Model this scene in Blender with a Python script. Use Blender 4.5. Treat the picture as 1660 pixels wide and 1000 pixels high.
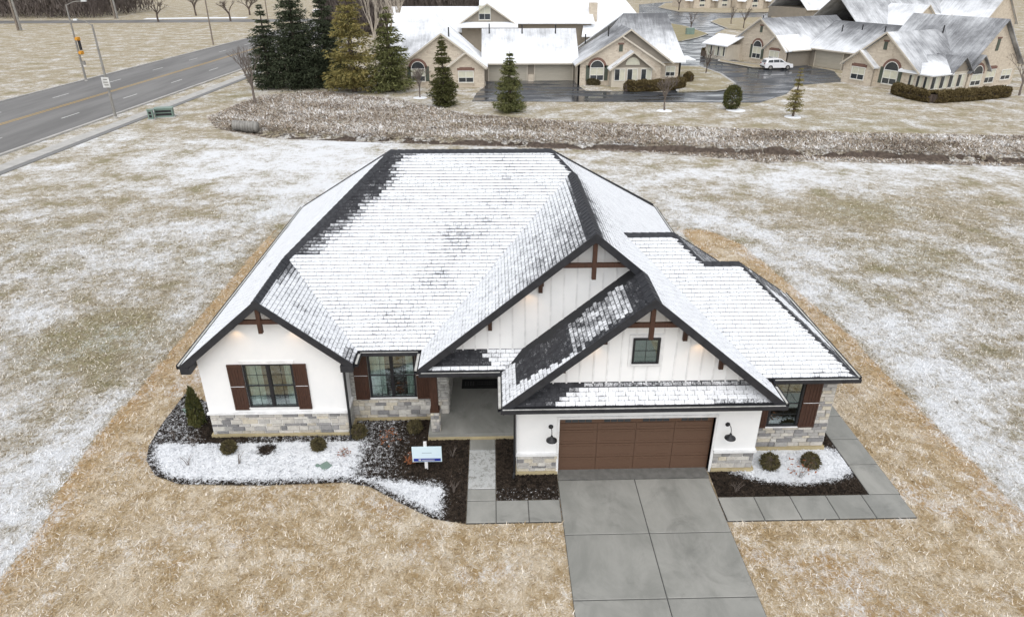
import bpy, bmesh, math, random
import numpy as np
from mathutils import Vector, Matrix, noise
random.seed(7)
R = math.radians
for o in list(bpy.data.objects): bpy.data.objects.remove(o)
SC = bpy.context.scene
COL = SC.collection
# ------------------------------------------------------------------ camera, sky, sun, exposure
CAMH = 14.9; PITCH = R(26.8); YAW = R(1.5); FPX = 1107.0
cd = bpy.data.cameras.new('camera'); cam = bpy.data.objects.new('camera', cd); COL.objects.link(cam)
cam.location = (0, 0, CAMH); cam.rotation_euler = (math.pi/2 - PITCH, 0, -YAW)
cd.sensor_fit = 'HORIZONTAL'; cd.sensor_width = 36; cd.lens = FPX*36/1660
cd.clip_start = .1; cd.clip_end = 5000
SC.camera = cam
SUN_EL, SUN_AZ = 60, 185          # overcast: weak, very soft sun from behind the camera, a little to the left
w = bpy.data.worlds.new('World'); SC.world = w; w.use_nodes = True
wn = w.node_tree.nodes; wl = w.node_tree.links
bg = wn['Background']; sky = wn.new('ShaderNodeTexSky'); sky.sky_type = 'NISHITA'; sky.sun_disc = False
sky.sun_elevation = R(SUN_EL); sky.sun_rotation = R(SUN_AZ); sky.dust_density = 1.5; sky.air_density = 1.0; sky.ozone_density = 1.0
hs = wn.new('ShaderNodeHueSaturation'); hs.inputs['Saturation'].default_value = .16
wl.new(sky.outputs[0], hs.inputs['Color']); wl.new(hs.outputs[0], bg.inputs[0]); bg.inputs[1].default_value = .12
sd = bpy.data.lights.new('sun', 'SUN'); sun = bpy.data.objects.new('sun', sd); COL.objects.link(sun)
sd.energy = .7; sd.angle = R(80); sd.color = (1, .97, .93)
sun.rotation_euler = (R(90-SUN_EL), 0, R(180-SUN_AZ)); sun.location = (0, -20, 40)
SC.view_settings.view_transform = 'Standard'; SC.view_settings.look = 'None'
SC.view_settings.exposure = 0.97; SC.view_settings.gamma = 1
# ------------------------------------------------------------------ survey helpers (photo ray -> real point)
_f = np.array([math.sin(YAW)*math.cos(PITCH), math.cos(YAW)*math.cos(PITCH), -math.sin(PITCH)])
_r = np.array([math.cos(YAW), -math.sin(YAW), 0.]); _d = np.cross(_f, _r)
def _ray(u, v): return _f + _r*(u-830)/FPX + _d*(v-500)/FPX
def G(u, v, z=0.):
    d = _ray(u, v); t = (z-CAMH)/d[2]; p = np.array([0, 0, CAMH]) + d*t; return (float(p[0]), float(p[1]), z)
def AtY(u, v, y):
    d = _ray(u, v); t = y/d[1]; p = np.array([0, 0, CAMH]) + d*t; return (float(p[0]), y, float(p[2]))
# ------------------------------------------------------------------ mesh helpers
WL = {}
def reg(o, loc): WL[o.name] = Vector(loc)
def props(o, label=None, cat=None, group=None, kind=None):
    if label: o['label'] = label
    if cat: o['category'] = cat
    if group: o['group'] = group
    if kind: o['kind'] = kind
    return o
def thing(name, label, cat, loc=(0, 0, 0), group=None, local=False):
    o = bpy.data.objects.new(name, None); COL.objects.link(o); o.empty_display_size = .3
    if not local: o.location = loc
    reg(o, (0, 0, 0) if local else loc)
    return props(o, label, cat, group)
class MB:
    def __init__(s): s.v = []; s.f = []
    def poly(s, pts):
        n = len(s.v); s.v += [tuple(p) for p in pts]; s.f.append(tuple(range(n, n+len(pts)))); return s
    def box(s, x0, x1, y0, y1, z0, z1):
        n = len(s.v)
        s.v += [(x0,y0,z0),(x1,y0,z0),(x1,y1,z0),(x0,y1,z0),(x0,y0,z1),(x1,y0,z1),(x1,y1,z1),(x0,y1,z1)]
        s.f += [(n,n+3,n+2,n+1),(n+4,n+5,n+6,n+7),(n,n+1,n+5,n+4),(n+1,n+2,n+6,n+5),(n+2,n+3,n+7,n+6),(n+3,n,n+4,n+7)]
        return s
    def obox(s, c, ax, ay, az):
        c = Vector(c); ax = Vector(ax); ay = Vector(ay); az = Vector(az); n = len(s.v)
        for k in ((-1,-1,-1),(1,-1,-1),(1,1,-1),(-1,1,-1),(-1,-1,1),(1,-1,1),(1,1,1),(-1,1,1)):
            s.v.append(tuple(c+ax*k[0]+ay*k[1]+az*k[2]))
        s.f += [(n,n+3,n+2,n+1),(n+4,n+5,n+6,n+7),(n,n+1,n+5,n+4),(n+1,n+2,n+6,n+5),(n+2,n+3,n+7,n+6),(n+3,n,n+4,n+7)]
        return s
    def beam(s, p, q, w, h, up=(0, 0, 1)):
        p = Vector(p); q = Vector(q); d = (q-p); L = d.length; d.normalize()
        sd_ = d.cross(Vector(up)); sd_.normalize(); u2 = sd_.cross(d)
        return s.obox((p+q)/2, d*L/2, sd_*w/2, u2*h/2)
    def prism(s, pts, vec):
        n = len(pts); b = len(s.v); vec = Vector(vec)
        s.v += [tuple(p) for p in pts] + [tuple(Vector(p)+vec) for p in pts]
        s.f.append(tuple(range(b, b+n))); s.f.append(tuple(range(b+2*n-1, b+n-1, -1)))
        for i in range(n):
            j = (i+1) % n; s.f.append((b+i, b+n+i, b+n+j, b+j))
        return s
    def tube(s, path, r, n=6):
        path = [Vector(p) for p in path]; rs = r if isinstance(r, (list, tuple)) else [r]*len(path); base = len(s.v)
        for i, p in enumerate(path):
            d = (path[min(i+1, len(path)-1)]-path[max(i-1, 0)]); d.normalize()
            a = d.cross(Vector((0.31, .2, .93)))
            if a.length < .05: a = d.cross(Vector((1, 0, 0)))
            a.normalize(); b = d.cross(a)
            for k in range(n):
                t = 2*math.pi*k/n; s.v.append(tuple(p+(a*math.cos(t)+b*math.sin(t))*rs[i]))
        for i in range(len(path)-1):
            for k in range(n):
                k2 = (k+1) % n; s.f.append((base+i*n+k, base+i*n+k2, base+(i+1)*n+k2, base+(i+1)*n+k))
        s.f.append(tuple(base+k for k in range(n-1, -1, -1))); e = base+(len(path)-1)*n; s.f.append(tuple(e+k for k in range(n)))
        return s
    def lathe(s, prof, c=(0, 0, 0), n=16, ax='z'):
        base = len(s.v); c = Vector(c)
        for (r, z) in prof:
            for k in range(n):
                t = 2*math.pi*k/n; p = (r*math.cos(t), r*math.sin(t), z)
                if ax == 'y': p = (p[0], p[2], p[1])
                if ax == 'x': p = (p[2], p[0], p[1])
                s.v.append(tuple(c+Vector(p)))
        for i in range(len(prof)-1):
            for k in range(n):
                k2 = (k+1) % n; s.f.append((base+i*n+k, base+i*n+k2, base+(i+1)*n+k2, base+(i+1)*n+k))
        s.f.append(tuple(base+k for k in range(n-1, -1, -1))); e = base+(len(prof)-1)*n; s.f.append(tuple(e+k for k in range(n)))
        return s
    def build(s, name, mat, parent=None, smooth=False, kind=None):
        vs = np.array(s.v, float); c = (vs.min(0)+vs.max(0))/2; c[2] = vs[:, 2].min()
        me = bpy.data.meshes.new(name); me.from_pydata((vs-c).tolist(), [], s.f); me.validate(); me.update()
        if smooth:
            me.polygons.foreach_set('use_smooth', [True]*len(me.polygons))
        return link(name, me, mat, c, parent, kind)
def link(name, me, mat, c, parent=None, kind=None):
    o = bpy.data.objects.new(name, me); COL.objects.link(o)
    if mat and not me.materials: me.materials.append(mat)
    reg(o, c); c = Vector(c)
    if parent: o.parent = parent; o.location = c - WL[parent.name]
    else: o.location = c
    if kind: o['kind'] = kind
    return o
def fast_mesh(name, V, F, mat, attrs=None, face_attrs=None, uv=None, parent=None, kind=None):
    """V (n,3) array, F (m,k) array of equal size polygons"""
    V = np.asarray(V, np.float32); F = np.asarray(F, np.int32); k = F.shape[1]
    me = bpy.data.meshes.new(name); me.vertices.add(len(V)); me.vertices.foreach_set('co', V.ravel())
    me.loops.add(F.size); me.loops.foreach_set('vertex_index', F.ravel())
    me.polygons.add(len(F)); me.polygons.foreach_set('loop_start', np.arange(0, F.size, k, dtype=np.int32))
    me.update(calc_edges=True)
    for n_, a in (attrs or {}).items():
        at = me.attributes.new(n_, 'FLOAT', 'POINT'); at.data.foreach_set('value', np.asarray(a, np.float32))
    for n_, a in (face_attrs or {}).items():
        at = me.attributes.new(n_, 'FLOAT', 'FACE'); at.data.foreach_set('value', np.asarray(a, np.float32))
    return link(name, me, mat, (0, 0, 0), parent, kind)
def copy_tree(o, parent=None):
    c = o.copy(); COL.objects.link(c); c.parent = parent
    for ch in o.children: copy_tree(ch, c)
    return c
# ------------------------------------------------------------------ materials
def newmat(name):
    m = bpy.data.materials.new(name); m.use_nodes = True; nt = m.node_tree
    return m, nt, nt.nodes['Principled BSDF']
def nd(nt, typ, props_=None, **inp):
    n = nt.nodes.new(typ)
    for k, v in (props_ or {}).items(): setattr(n, k, v)
    for k, v in inp.items():
        key = int(k[1:]) if (k[0] == 'i' and k[1:].isdigit()) else k.replace('_', ' ')
        if hasattr(v, 'is_linked') or hasattr(v, 'links'): nt.links.new(v, n.inputs[key])
        else: n.inputs[key].default_value = v
    return n
def mth(nt, op, a, b=0., clamp=False):
    n = nd(nt, 'ShaderNodeMath', {'operation': op, 'use_clamp': clamp}, i0=a, i1=b); return n.outputs[0]
def mixc(nt, f, a, b):
    n = nt.nodes.new('ShaderNodeMix'); n.data_type = 'RGBA'
    for idx, v in ((0, f), (6, a), (7, b)):
        if hasattr(v, 'is_linked'): nt.links.new(v, n.inputs[idx])
        else: n.inputs[idx].default_value = v if idx == 0 else (tuple(v)+(1,))[:4]
    return n.outputs[2]
def smooth(nt, x, a, b):
    n = nt.nodes.new('ShaderNodeMapRange'); n.interpolation_type = 'SMOOTHSTEP'
    nt.links.new(x, n.inputs[0]); n.inputs[1].default_value = a; n.inputs[2].default_value = b
    return n.outputs[0]
def pos(nt): return nt.nodes.new('ShaderNodeNewGeometry').outputs['Position']
def nz(nt, vec, scale, detail=4., rough=.6, dist=0.):
    n = nd(nt, 'ShaderNodeTexNoise', None, Vector=vec, Scale=scale, Detail=detail, Roughness=rough, Distortion=dist); return n.outputs[0]
def scaled(nt, vec, s):
    return nd(nt, 'ShaderNodeMapping', None, Vector=vec, Scale=s).outputs[0]
def bump(nt, bs, h, strength=.4, dist=.02):
    b = nd(nt, 'ShaderNodeBump', None, Height=h, Strength=strength, Distance=dist); nt.links.new(b.outputs[0], bs.inputs['Normal'])
def attr(nt, name, typ='GEOMETRY'):
    return nd(nt, 'ShaderNodeAttribute', {'attribute_name': name, 'attribute_type': typ}).outputs['Fac']
def simple(name, c1, c2=None, scale=6., rough=.7, bmp=0., detail=5., stretch=None, metal=0., spec=.4):
    m, nt, bs = newmat(name); bs.inputs['Roughness'].default_value = rough; bs.inputs['Metallic'].default_value = metal
    bs.inputs['Specular IOR Level'].default_value = spec
    if c2 is None: c2 = tuple(x*.82 for x in c1)
    p = pos(nt)
    if stretch: p = scaled(nt, p, stretch)
    n = nz(nt, p, scale, detail); f = smooth(nt, n, .3, .7)
    nt.links.new(mixc(nt, f, c1, c2), bs.inputs['Base Color'])
    if bmp: bump(nt, bs, n, bmp, .02)
    return m
def randmat(name, cols, rough=.8, scale=9., var=.25, bmp=.4):
    """colour picked per object (stones, slabs)"""
    m, nt, bs = newmat(name); bs.inputs['Roughness'].default_value = rough; bs.inputs['Specular IOR Level'].default_value = .3
    r = nt.nodes.new('ShaderNodeObjectInfo').outputs['Random']
    cr = nt.nodes.new('ShaderNodeValToRGB'); el = cr.color_ramp.elements; cr.color_ramp.interpolation = 'CONSTANT'
    el[0].color = cols[0]+(1,); el[1].position = 1/len(cols); el[1].color = cols[1]+(1,)
    for i, c in enumerate(cols[2:]):
        e = el.new((i+2)/len(cols)); e.color = c+(1,)
    nt.links.new(r, cr.inputs[0]); n = nz(nt, pos(nt), scale, 6); f = smooth(nt, n, .25, .75)
    dark = mixc(nt, 1., cr.outputs[0], (0, 0, 0))
    mm = nt.nodes.new('ShaderNodeMix'); mm.data_type = 'RGBA'; mm.blend_type = 'MULTIPLY'
    nt.links.new(mth(nt, 'MULTIPLY', f, var*2), mm.inputs[0]); nt.links.new(cr.outputs[0], mm.inputs[6]); mm.inputs[7].default_value = (.45, .45, .45, 1)
    nt.links.new(mm.outputs[2], bs.inputs['Base Color']); bump(nt, bs, n, bmp, .015)
    return m
SNOW = (.80, .82, .85)
def snowroof(name, base=(.022, .023, .027), base2=(.045, .046, .052), obj=False):
    m, nt, bs = newmat(name); bs.inputs['Specular IOR Level'].default_value = .25
    melt = attr(nt, 'melt', 'OBJECT' if obj else 'GEOMETRY'); p = pos(nt)
    uvn = nt.nodes.new('ShaderNodeUVMap').outputs[0]; sx = nd(nt, 'ShaderNodeSeparateXYZ', None, Vector=uvn)
    n1 = nz(nt, p, 3.2, 4); n2 = nz(nt, p, 21., 3, .7)
    edge = smooth(nt, sx.outputs[1], .34, .02)          # lower edge of every tab sheds its snow first
    ue = mth(nt, 'ABSOLUTE', mth(nt, 'SUBTRACT', sx.outputs[0], .5)); side = smooth(nt, ue, .44, .5)
    lum = mth(nt, 'ADD', mth(nt, 'MULTIPLY', edge, .30), mth(nt, 'MULTIPLY', side, .2))
    t = mth(nt, 'ADD', mth(nt, 'MULTIPLY', melt, 1.0), lum)
    t = mth(nt, 'ADD', t, mth(nt, 'MULTIPLY', mth(nt, 'SUBTRACT', n1, .5), .75))
    t = mth(nt, 'ADD', t, mth(nt, 'MULTIPLY', mth(nt, 'SUBTRACT', n2, .5), .95))
    bare = smooth(nt, t, .36, .92)
    shing = mixc(nt, smooth(nt, nz(nt, p, 5., 3), .3, .7), base, base2)
    thin = mixc(nt, mth(nt, 'MULTIPLY', smooth(nt, mth(nt, 'ADD', n2, mth(nt, 'MULTIPLY', n1, .6)), .62, 1.02), .45), SNOW, (.42, .43, .46)); nt.links.new(mixc(nt, bare, thin, shing), bs.inputs['Base Color']); bs.inputs['Roughness'].default_value = .75
    bump(nt, bs, mth(nt, 'SUBTRACT', mth(nt, 'MULTIPLY', n2, .4), bare), .35, .015)
    return m
def farroof(name, base=(.045, .046, .05)):
    m, nt, bs = newmat(name); bs.inputs['Specular IOR Level'].default_value = .2; bs.inputs['Roughness'].default_value = .8
    uvn = nt.nodes.new('ShaderNodeUVMap').outputs[0]; melt = attr(nt, 'melt')
    a = nz(nt, scaled(nt, uvn, (3.2, .30, 1)), 1., 5, .62, .5); b = nz(nt, uvn, .35, 3); c = nz(nt, uvn, 7., 3)
    t = mth(nt, 'ADD', melt, mth(nt, 'MULTIPLY', mth(nt, 'SUBTRACT', a, .5), .5)); t = mth(nt, 'ADD', t, mth(nt, 'MULTIPLY', mth(nt, 'SUBTRACT', b, .5), .8))
    t = mth(nt, 'ADD', t, mth(nt, 'MULTIPLY', mth(nt, 'SUBTRACT', c, .5), .3))
    bare = mth(nt, 'MULTIPLY', smooth(nt, t, .0, .95), .93); sh = mixc(nt, c, base, tuple(x*1.9 for x in base))
    nt.links.new(mixc(nt, bare, SNOW, sh), bs.inputs['Base Color']); return m
def glass(name, tint=(.84, .91, .89), refl=.16):
    m = bpy.data.materials.new(name); m.use_nodes = True; nt = m.node_tree; nt.nodes.clear()
    out = nt.nodes.new('ShaderNodeOutputMaterial'); tr = nd(nt, 'ShaderNodeBsdfTransparent', None, Color=tint+(1,))
    gl = nd(nt, 'ShaderNodeBsdfGlossy', None, Color=(.9, .95, .95, 1), Roughness=.03)
    fr = nd(nt, 'ShaderNodeFresnel', None, IOR=1.45); f = mth(nt, 'ADD', fr.outputs[0], refl, True)
    mx = nt.nodes.new('ShaderNodeMixShader'); nt.links.new(f, mx.inputs[0]); nt.links.new(tr.outputs[0], mx.inputs[1]); nt.links.new(gl.outputs[0], mx.inputs[2])
    nt.links.new(mx.outputs[0], out.inputs[0]); return m
def lawnmat(name, blades=False):
    m, nt, bs = newmat(name); bs.inputs['Roughness'].default_value = .9; bs.inputs['Specular IOR Level'].default_value = .1
    p = pos(nt); snow = attr(nt, 'snow'); straw = attr(nt, 'straw'); green = attr(nt, 'green')
    big = nz(nt, p, .35, 5, .6); mid = nz(nt, p, 1.6, 5, .65); fine = nz(nt, scaled(nt, p, (1, .75, 1)), 5.5, 6, .78, 1.2); vf = nz(nt, p, 24., 3, .7)
    # straw covered new lawn
    f = smooth(nt, mth(nt, 'ADD', mth(nt, 'MULTIPLY', fine, .6), mth(nt, 'MULTIPLY', mid, .4)), .36, .66)
    st = mixc(nt, f, (.34, .24, .12), (.63, .52, .37)); st = mixc(nt, smooth(nt, mth(nt, 'ADD', mth(nt, 'MULTIPLY', vf, .6), mth(nt, 'MULTIPLY', mid, .4)), .50, .66), st, (.78, .71, .60))
    org = mth(nt, 'MULTIPLY', mth(nt, 'MULTIPLY', smooth(nt, straw, 1.5, .0), smooth(nt, mid, .30, .55)), .95); org = mth(nt, 'MAXIMUM', org, mth(nt, 'MULTIPLY', smooth(nt, big, .52, .66), .75))
    st = mixc(nt, mth(nt, 'MULTIPLY', smooth(nt, nz(nt, p, .6, 5, .65, .8), .46, .64), .42), st, (.74, .665, .545)); st = mixc(nt, mth(nt, 'MULTIPLY', org, smooth(nt, fine, .75, .35)), st, (.42, .265, .115))
    st = mixc(nt, smooth(nt, mth(nt, 'ADD', fine, mth(nt, 'MULTIPLY', vf, .5)), .62, .50), st, (.20, .14, .08))
    # old turf
    tf = mixc(nt, smooth(nt, mid, .35, .65), (.33, .285, .205), (.47, .395, .30))
    tf = mixc(nt, mth(nt, 'MULTIPLY', green, smooth(nt, mth(nt, 'ADD', mid, fine), .8, 1.1)), tf, (.225, .205, .088))
    tf = mixc(nt, mth(nt, 'MULTIPLY', smooth(nt, big, .45, .30), .6), tf, (.23, .215, .11)); tf = mixc(nt, smooth(nt, fine, .47, .33), tf, (.15, .125, .075))
    base = mixc(nt, smooth(nt, mth(nt, 'ADD', straw, mth(nt, 'MULTIPLY', mth(nt, 'SUBTRACT', mid, .5), .5)), -.06, .06), tf, st)
    s = mth(nt, 'ADD', snow, mth(nt, 'MULTIPLY', mth(nt, 'SUBTRACT', fine, .5), 1.7)); s = mth(nt, 'ADD', s, mth(nt, 'MULTIPLY', mth(nt, 'SUBTRACT', mid, .5), .9))
    s = mth(nt, 'ADD', s, mth(nt, 'MULTIPLY', mth(nt, 'SUBTRACT', vf, .5), .7)); s = mth(nt, 'ADD', s, mth(nt, 'MULTIPLY', mth(nt, 'SUBTRACT', big, .5), 1.5))
    sn = mth(nt, 'MULTIPLY', smooth(nt, s, .22, .90), .92)
    if blades:
        rn_ = attr(nt, 'rnd'); base = mixc(nt, smooth(nt, rn_, .6, 1.), base, (.76, .70, .61)); base = mixc(nt, mth(nt, 'MULTIPLY', smooth(nt, rn_, .3, .0), .7), base, (.19, .135, .08))
    nt.links.new(mixc(nt, sn, base, SNOW), bs.inputs['Base Color'])
    if not blades: bump(nt, bs, mth(nt, 'ADD', fine, mth(nt, 'MULTIPLY', vf, .4)), .9, .10)
    return m
def asphalt(name, c1, c2, rough=.7, wet=False):
    m, nt, bs = newmat(name); p = pos(nt)
    n = nz(nt, scaled(nt, p, (.35, .035, 1)) if not wet else p, 1. if not wet else .25, 6, .65); g = nz(nt, p, 30., 2)
    nt.links.new(mixc(nt, smooth(nt, n, .35, .65), c1, c2), bs.inputs['Base Color'])
    if wet:
        r = smooth(nt, nz(nt, scaled(nt, p, (.16, .5, 1)), 1., 4), .42, .6)
        rr = mth(nt, 'ADD', mth(nt, 'MULTIPLY', r, .45), .12); nt.links.new(rr, bs.inputs['Roughness'])
    else: bs.inputs['Roughness'].default_value = rough
    bump(nt, bs, g, .1, .01); return m
def concretemat(name):
    m, nt, bs = newmat(name); bs.inputs['Specular IOR Level'].default_value = .35; p = pos(nt); r = nt.nodes.new('ShaderNodeObjectInfo').outputs['Random']
    n = nz(nt, scaled(nt, p, (1, .55, 1)), .8, 7, .68, .6); f = nz(nt, p, 40., 3); snow = attr(nt, 'snow', 'OBJECT')
    c = mixc(nt, smooth(nt, n, .3, .7), (.215, .215, .196), (.32, .315, .29)); c = mixc(nt, mth(nt, 'MULTIPLY', r, .25), c, (.17, .178, .17))
    c = mixc(nt, mth(nt, 'MULTIPLY', smooth(nt, f, .55, .75), .25), c, (.33, .33, .32))
    s = mth(nt, 'ADD', snow, mth(nt, 'MULTIPLY', mth(nt, 'SUBTRACT', nz(nt, p, 8., 8, .8), .5), 1.8)); s = smooth(nt, s, .45, .65)
    s = mth(nt, 'MULTIPLY', mth(nt, 'MULTIPLY', s, smooth(nt, snow, .02, .2)), .5); damp = smooth(nt, nz(nt, p, .55, 6, .7, 1.), .52, .68); c = mixc(nt, mth(nt, 'MULTIPLY', damp, .45), c, (.135, .135, .125))
    nt.links.new(mixc(nt, s, c, (.62, .635, .64)), bs.inputs['Base Color']); nt.links.new(mth(nt, 'ADD', mth(nt, 'MULTIPLY', n, .35), .35), bs.inputs['Roughness'])
    bump(nt, bs, f, .12, .004); return m
def leafmat(name, c1, c2, c3, scale=1.2):
    m, nt, bs = newmat(name); bs.inputs['Roughness'].default_value = .8; bs.inputs['Specular IOR Level'].default_value = .15; p = pos(nt)
    a = mixc(nt, smooth(nt, nz(nt, p, scale, 4), .35, .65), c1, c2); a = mixc(nt, smooth(nt, nz(nt, p, scale*6, 3), .55, .7), a, c3)
    nt.links.new(a, bs.inputs['Base Color']); return m
def emit(name, col, st):
    m, nt, bs = newmat(name); bs.inputs['Emission Color'].default_value = col+(1,); bs.inputs['Emission Strength'].default_value = st; return m
M = {}
M['lawn'] = lawnmat('lawn'); M['blades'] = lawnmat('lawn_blades', True)
M['shingle'] = snowroof('shingle'); M['shingle_o'] = snowroof('shingle_single', obj=True); M['farroof'] = farroof('far_roof'); M['farroof2'] = farroof('far_roof_grey', (.075, .076, .08))
M['deck'] = simple('roof_deck', (.014, .015, .018)); M['cap'] = simple('ridge_cap', (.02, .021, .026), (.04, .042, .048), 8, .75, .3)
M['white'] = simple('white_siding', (.84, .84, .835), (.80, .805, .805), 1.5, .6); M['trim'] = simple('white_trim', (.82, .82, .82), None, 3, .5)
M['black'] = simple('black_metal', (.012, .012, .014), (.02, .02, .022), 5, .45); M['fascia'] = simple('charcoal_fascia', (.016, .017, .021), (.028, .029, .034), 4, .5)
M['gutter_ice'] = simple('gutter_slush', (.42, .42, .39), (.62, .62, .60), 5, .5); M['wood'] = simple('stained_wood', (.075, .032, .018), (.035, .016, .010), 5, .6, .3, 6, (14, 14, 1.2))
M['door'] = simple('garage_door_brown', (.128, .074, .048), (.106, .060, .039), 4, .5, .05, 6, (1.5, 1, 30)); M['stone'] = randmat('stone', [(.60, .565, .51), (.49, .47, .44), (.33, .32, .315), (.64, .615, .565), (.54, .495, .42), (.25, .245, .245), (.57, .54, .49), (.42, .405, .385), (.62, .565, .46)], .85, 11, .22, .6)
M['mortar'] = simple('mortar', (.30, .29, .27), (.38, .37, .34), 9, .9, .3); M['found'] = simple('foundation', (.46, .385, .23), (.37, .305, .18), 3, .9, .3); M['glass'] = glass('window_glass'); M['darkglass'] = simple('dark_glass', (.03, .035, .04), (.05, .055, .06), 1, .08, 0, 3, None, 0, .6)
M['curtain'] = simple('curtain', (.74, .77, .74), (.62, .66, .63), 3, .8); M['room'] = simple('room_paint', (.20, .18, .14), (.15, .14, .11), 1, .8); M['concrete'] = concretemat('concrete'); M['oldconcrete'] = simple('old_concrete', (.36, .35, .33), (.46, .45, .43), 1.5, .8)
M['mulch'] = None
M['road'] = asphalt('road_asphalt', (.125, .121, .117), (.185, .18, .174)); M['lane'] = asphalt('wet_asphalt', (.028, .031, .036), (.055, .06, .068), wet=True); M['yellow'] = simple('yellow_paint', (.55, .34, .06), (.42, .28, .08), 2, .7); M['wpaint'] = simple('white_paint', (.70, .70, .68), (.5, .5, .48), 2, .7)
M['galv'] = simple('galvanised_pole', (.20, .19, .175), (.28, .27, .25), 2, .55); M['pole'] = simple('weathered_pole', (.16, .13, .105), (.24, .205, .17), 2, .8); M['orange'] = simple('signal_yellow', (.70, .32, .03)); M['lens'] = simple('lamp_lens', (.8, .82, .82)); M['utilgreen'] = simple('utility_green', (.15, .22, .19), (.20, .27, .23), 2, .5); M['snow'] = simple('snow_patch', SNOW, (.74, .76, .78), 3, .8, .5)
M['brick'] = None; M['taupe'] = simple('taupe_siding', (.285, .25, .205), (.25, .22, .18), 1, .8); M['cream'] = simple('cream_trim', (.56, .51, .43), (.50, .455, .38), 1, .7); M['cdoor'] = simple('condo_garage_door', (.42, .385, .32), (.38, .35, .29), 1, .6, 0, 3, (1, 1, 8)); M['shutter'] = simple('green_shutter', (.085, .10, .078), (.065, .078, .06), 3, .7); M['archbrick'] = simple('arch_brick', (.20, .115, .09), (.16, .09, .07), 6, .8); M['blind'] = simple('window_blind', (.60, .58, .46), (.50, .50, .42), 2, .7); M['frame'] = simple('white_frame', (.76, .76, .72))
def brickmat():
    m, nt, bs = newmat('light_brick'); bs.inputs['Roughness'].default_value = .9
    tc = pos(nt); mp = nd(nt, 'ShaderNodeCombineXYZ', None)
    sp = nd(nt, 'ShaderNodeSeparateXYZ', None, Vector=tc); nt.links.new(mth(nt, 'ADD', sp.outputs[0], sp.outputs[1]), mp.inputs[0]); nt.links.new(sp.outputs[2], mp.inputs[1])
    b = nd(nt, 'ShaderNodeTexBrick', None, Vector=mp.outputs[0], Scale=1.6, Mortar_Size=.03, Brick_Width=.8, Row_Height=.3, Color1=(.50, .43, .345, 1), Color2=(.60, .53, .43, 1), Mortar=(.50, .44, .36, 1))
    n = nz(nt, tc, 2.2, 5, .7); nt.links.new(mixc(nt, smooth(nt, n, .52, .72), b.outputs[0], (.38, .31, .24)), bs.inputs['Base Color']); return m
M['brick'] = brickmat()
def mulchmat():
    m, nt, bs = newmat('mulch'); bs.inputs['Roughness'].default_value = .9; bs.inputs['Specular IOR Level'].default_value = .15; p = pos(nt); snow = attr(nt, 'snow')
    n = nz(nt, p, 9., 5, .75); v = nz(nt, p, 30., 3)
    c = mixc(nt, smooth(nt, n, .35, .65), (.018, .014, .011), (.062, .046, .034))
    s = mth(nt, 'ADD', snow, mth(nt, 'MULTIPLY', mth(nt, 'SUBTRACT', n, .5), 1.7)); s = mth(nt, 'ADD', s, mth(nt, 'MULTIPLY', mth(nt, 'SUBTRACT', v, .5), 1.1)); s = smooth(nt, s, .40, .62)
    nt.links.new(mixc(nt, s, c, SNOW), bs.inputs['Base Color']); bump(nt, bs, mth(nt, 'ADD', n, v), .8, .05); return m
M['mulch'] = mulchmat()
M['spruce'] = leafmat('spruce_needles', (.034, .044, .026), (.055, .066, .038), (.085, .090, .052)); M['pine'] = leafmat('golden_pine_needles', (.235, .19, .065), (.155, .145, .055), (.31, .26, .11)); M['pine2'] = leafmat('green_pine_needles', (.095, .105, .04), (.15, .15, .06), (.06, .07, .032)); M['bark'] = simple('bark', (.075, .055, .045), (.12, .095, .08), 8, .9); M['greybark'] = simple('grey_twig', (.13, .105, .09), (.19, .16, .14), 3, .9); M['birch'] = simple('pale_bark', (.50, .45, .38), (.38, .33, .27), 3, .8)
M['box'] = leafmat('boxwood_leaves', (.07, .062, .03), (.12, .10, .05), (.18, .145, .08), 5); M['hedge'] = leafmat('winter_hedge', (.085, .062, .026), (.13, .10, .045), (.17, .13, .07), 2); M['juniper'] = leafmat('juniper', (.05, .058, .022), (.085, .085, .03), (.17, .14, .05), 3); M['rust'] = leafmat('rust_leaves', (.22, .07, .03), (.32, .14, .07), (.40, .22, .13), 6); M['thicket'] = leafmat('far_thicket', (.095, .078, .072), (.14, .118, .106), (.18, .152, .135), .15)
M['brush'] = None
# ------------------------------------------------------------------ geometry of the place
def sdist(poly, X, Y):
    """signed distance (positive inside) of arrays X, Y to polygon"""
    P = np.array(poly, float); n = len(P); d = np.full(X.shape, 1e9); ins = np.zeros(X.shape, bool)
    for i in range(n):
        a = P[i]; b = P[(i+1) % n]; e = b-a; L = (e**2).sum()
        t = np.clip(((X-a[0])*e[0]+(Y-a[1])*e[1])/L, 0, 1); dx = X-a[0]-t*e[0]; dy = Y-a[1]-t*e[1]
        d = np.minimum(d, np.hypot(dx, dy))
        c = ((a[1] > Y) != (b[1] > Y)) & (X < (b[0]-a[0])*(Y-a[1])/(b[1]-a[1]+1e-12)+a[0]); ins ^= c
    return np.where(ins, d, -d)
def pldist(line, X, Y):
    P = np.array(line, float); d = np.full(X.shape, 1e9)
    for a, b in zip(P[:-1], P[1:]):
        e = b-a; L = (e**2).sum(); t = np.clip(((X-a[0])*e[0]+(Y-a[1])*e[1])/L, 0, 1)
        d = np.minimum(d, np.hypot(X-a[0]-t*e[0], Y-a[1]-t*e[1]))
    return d
g2 = lambda u, v: G(u, v)[:2]
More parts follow.
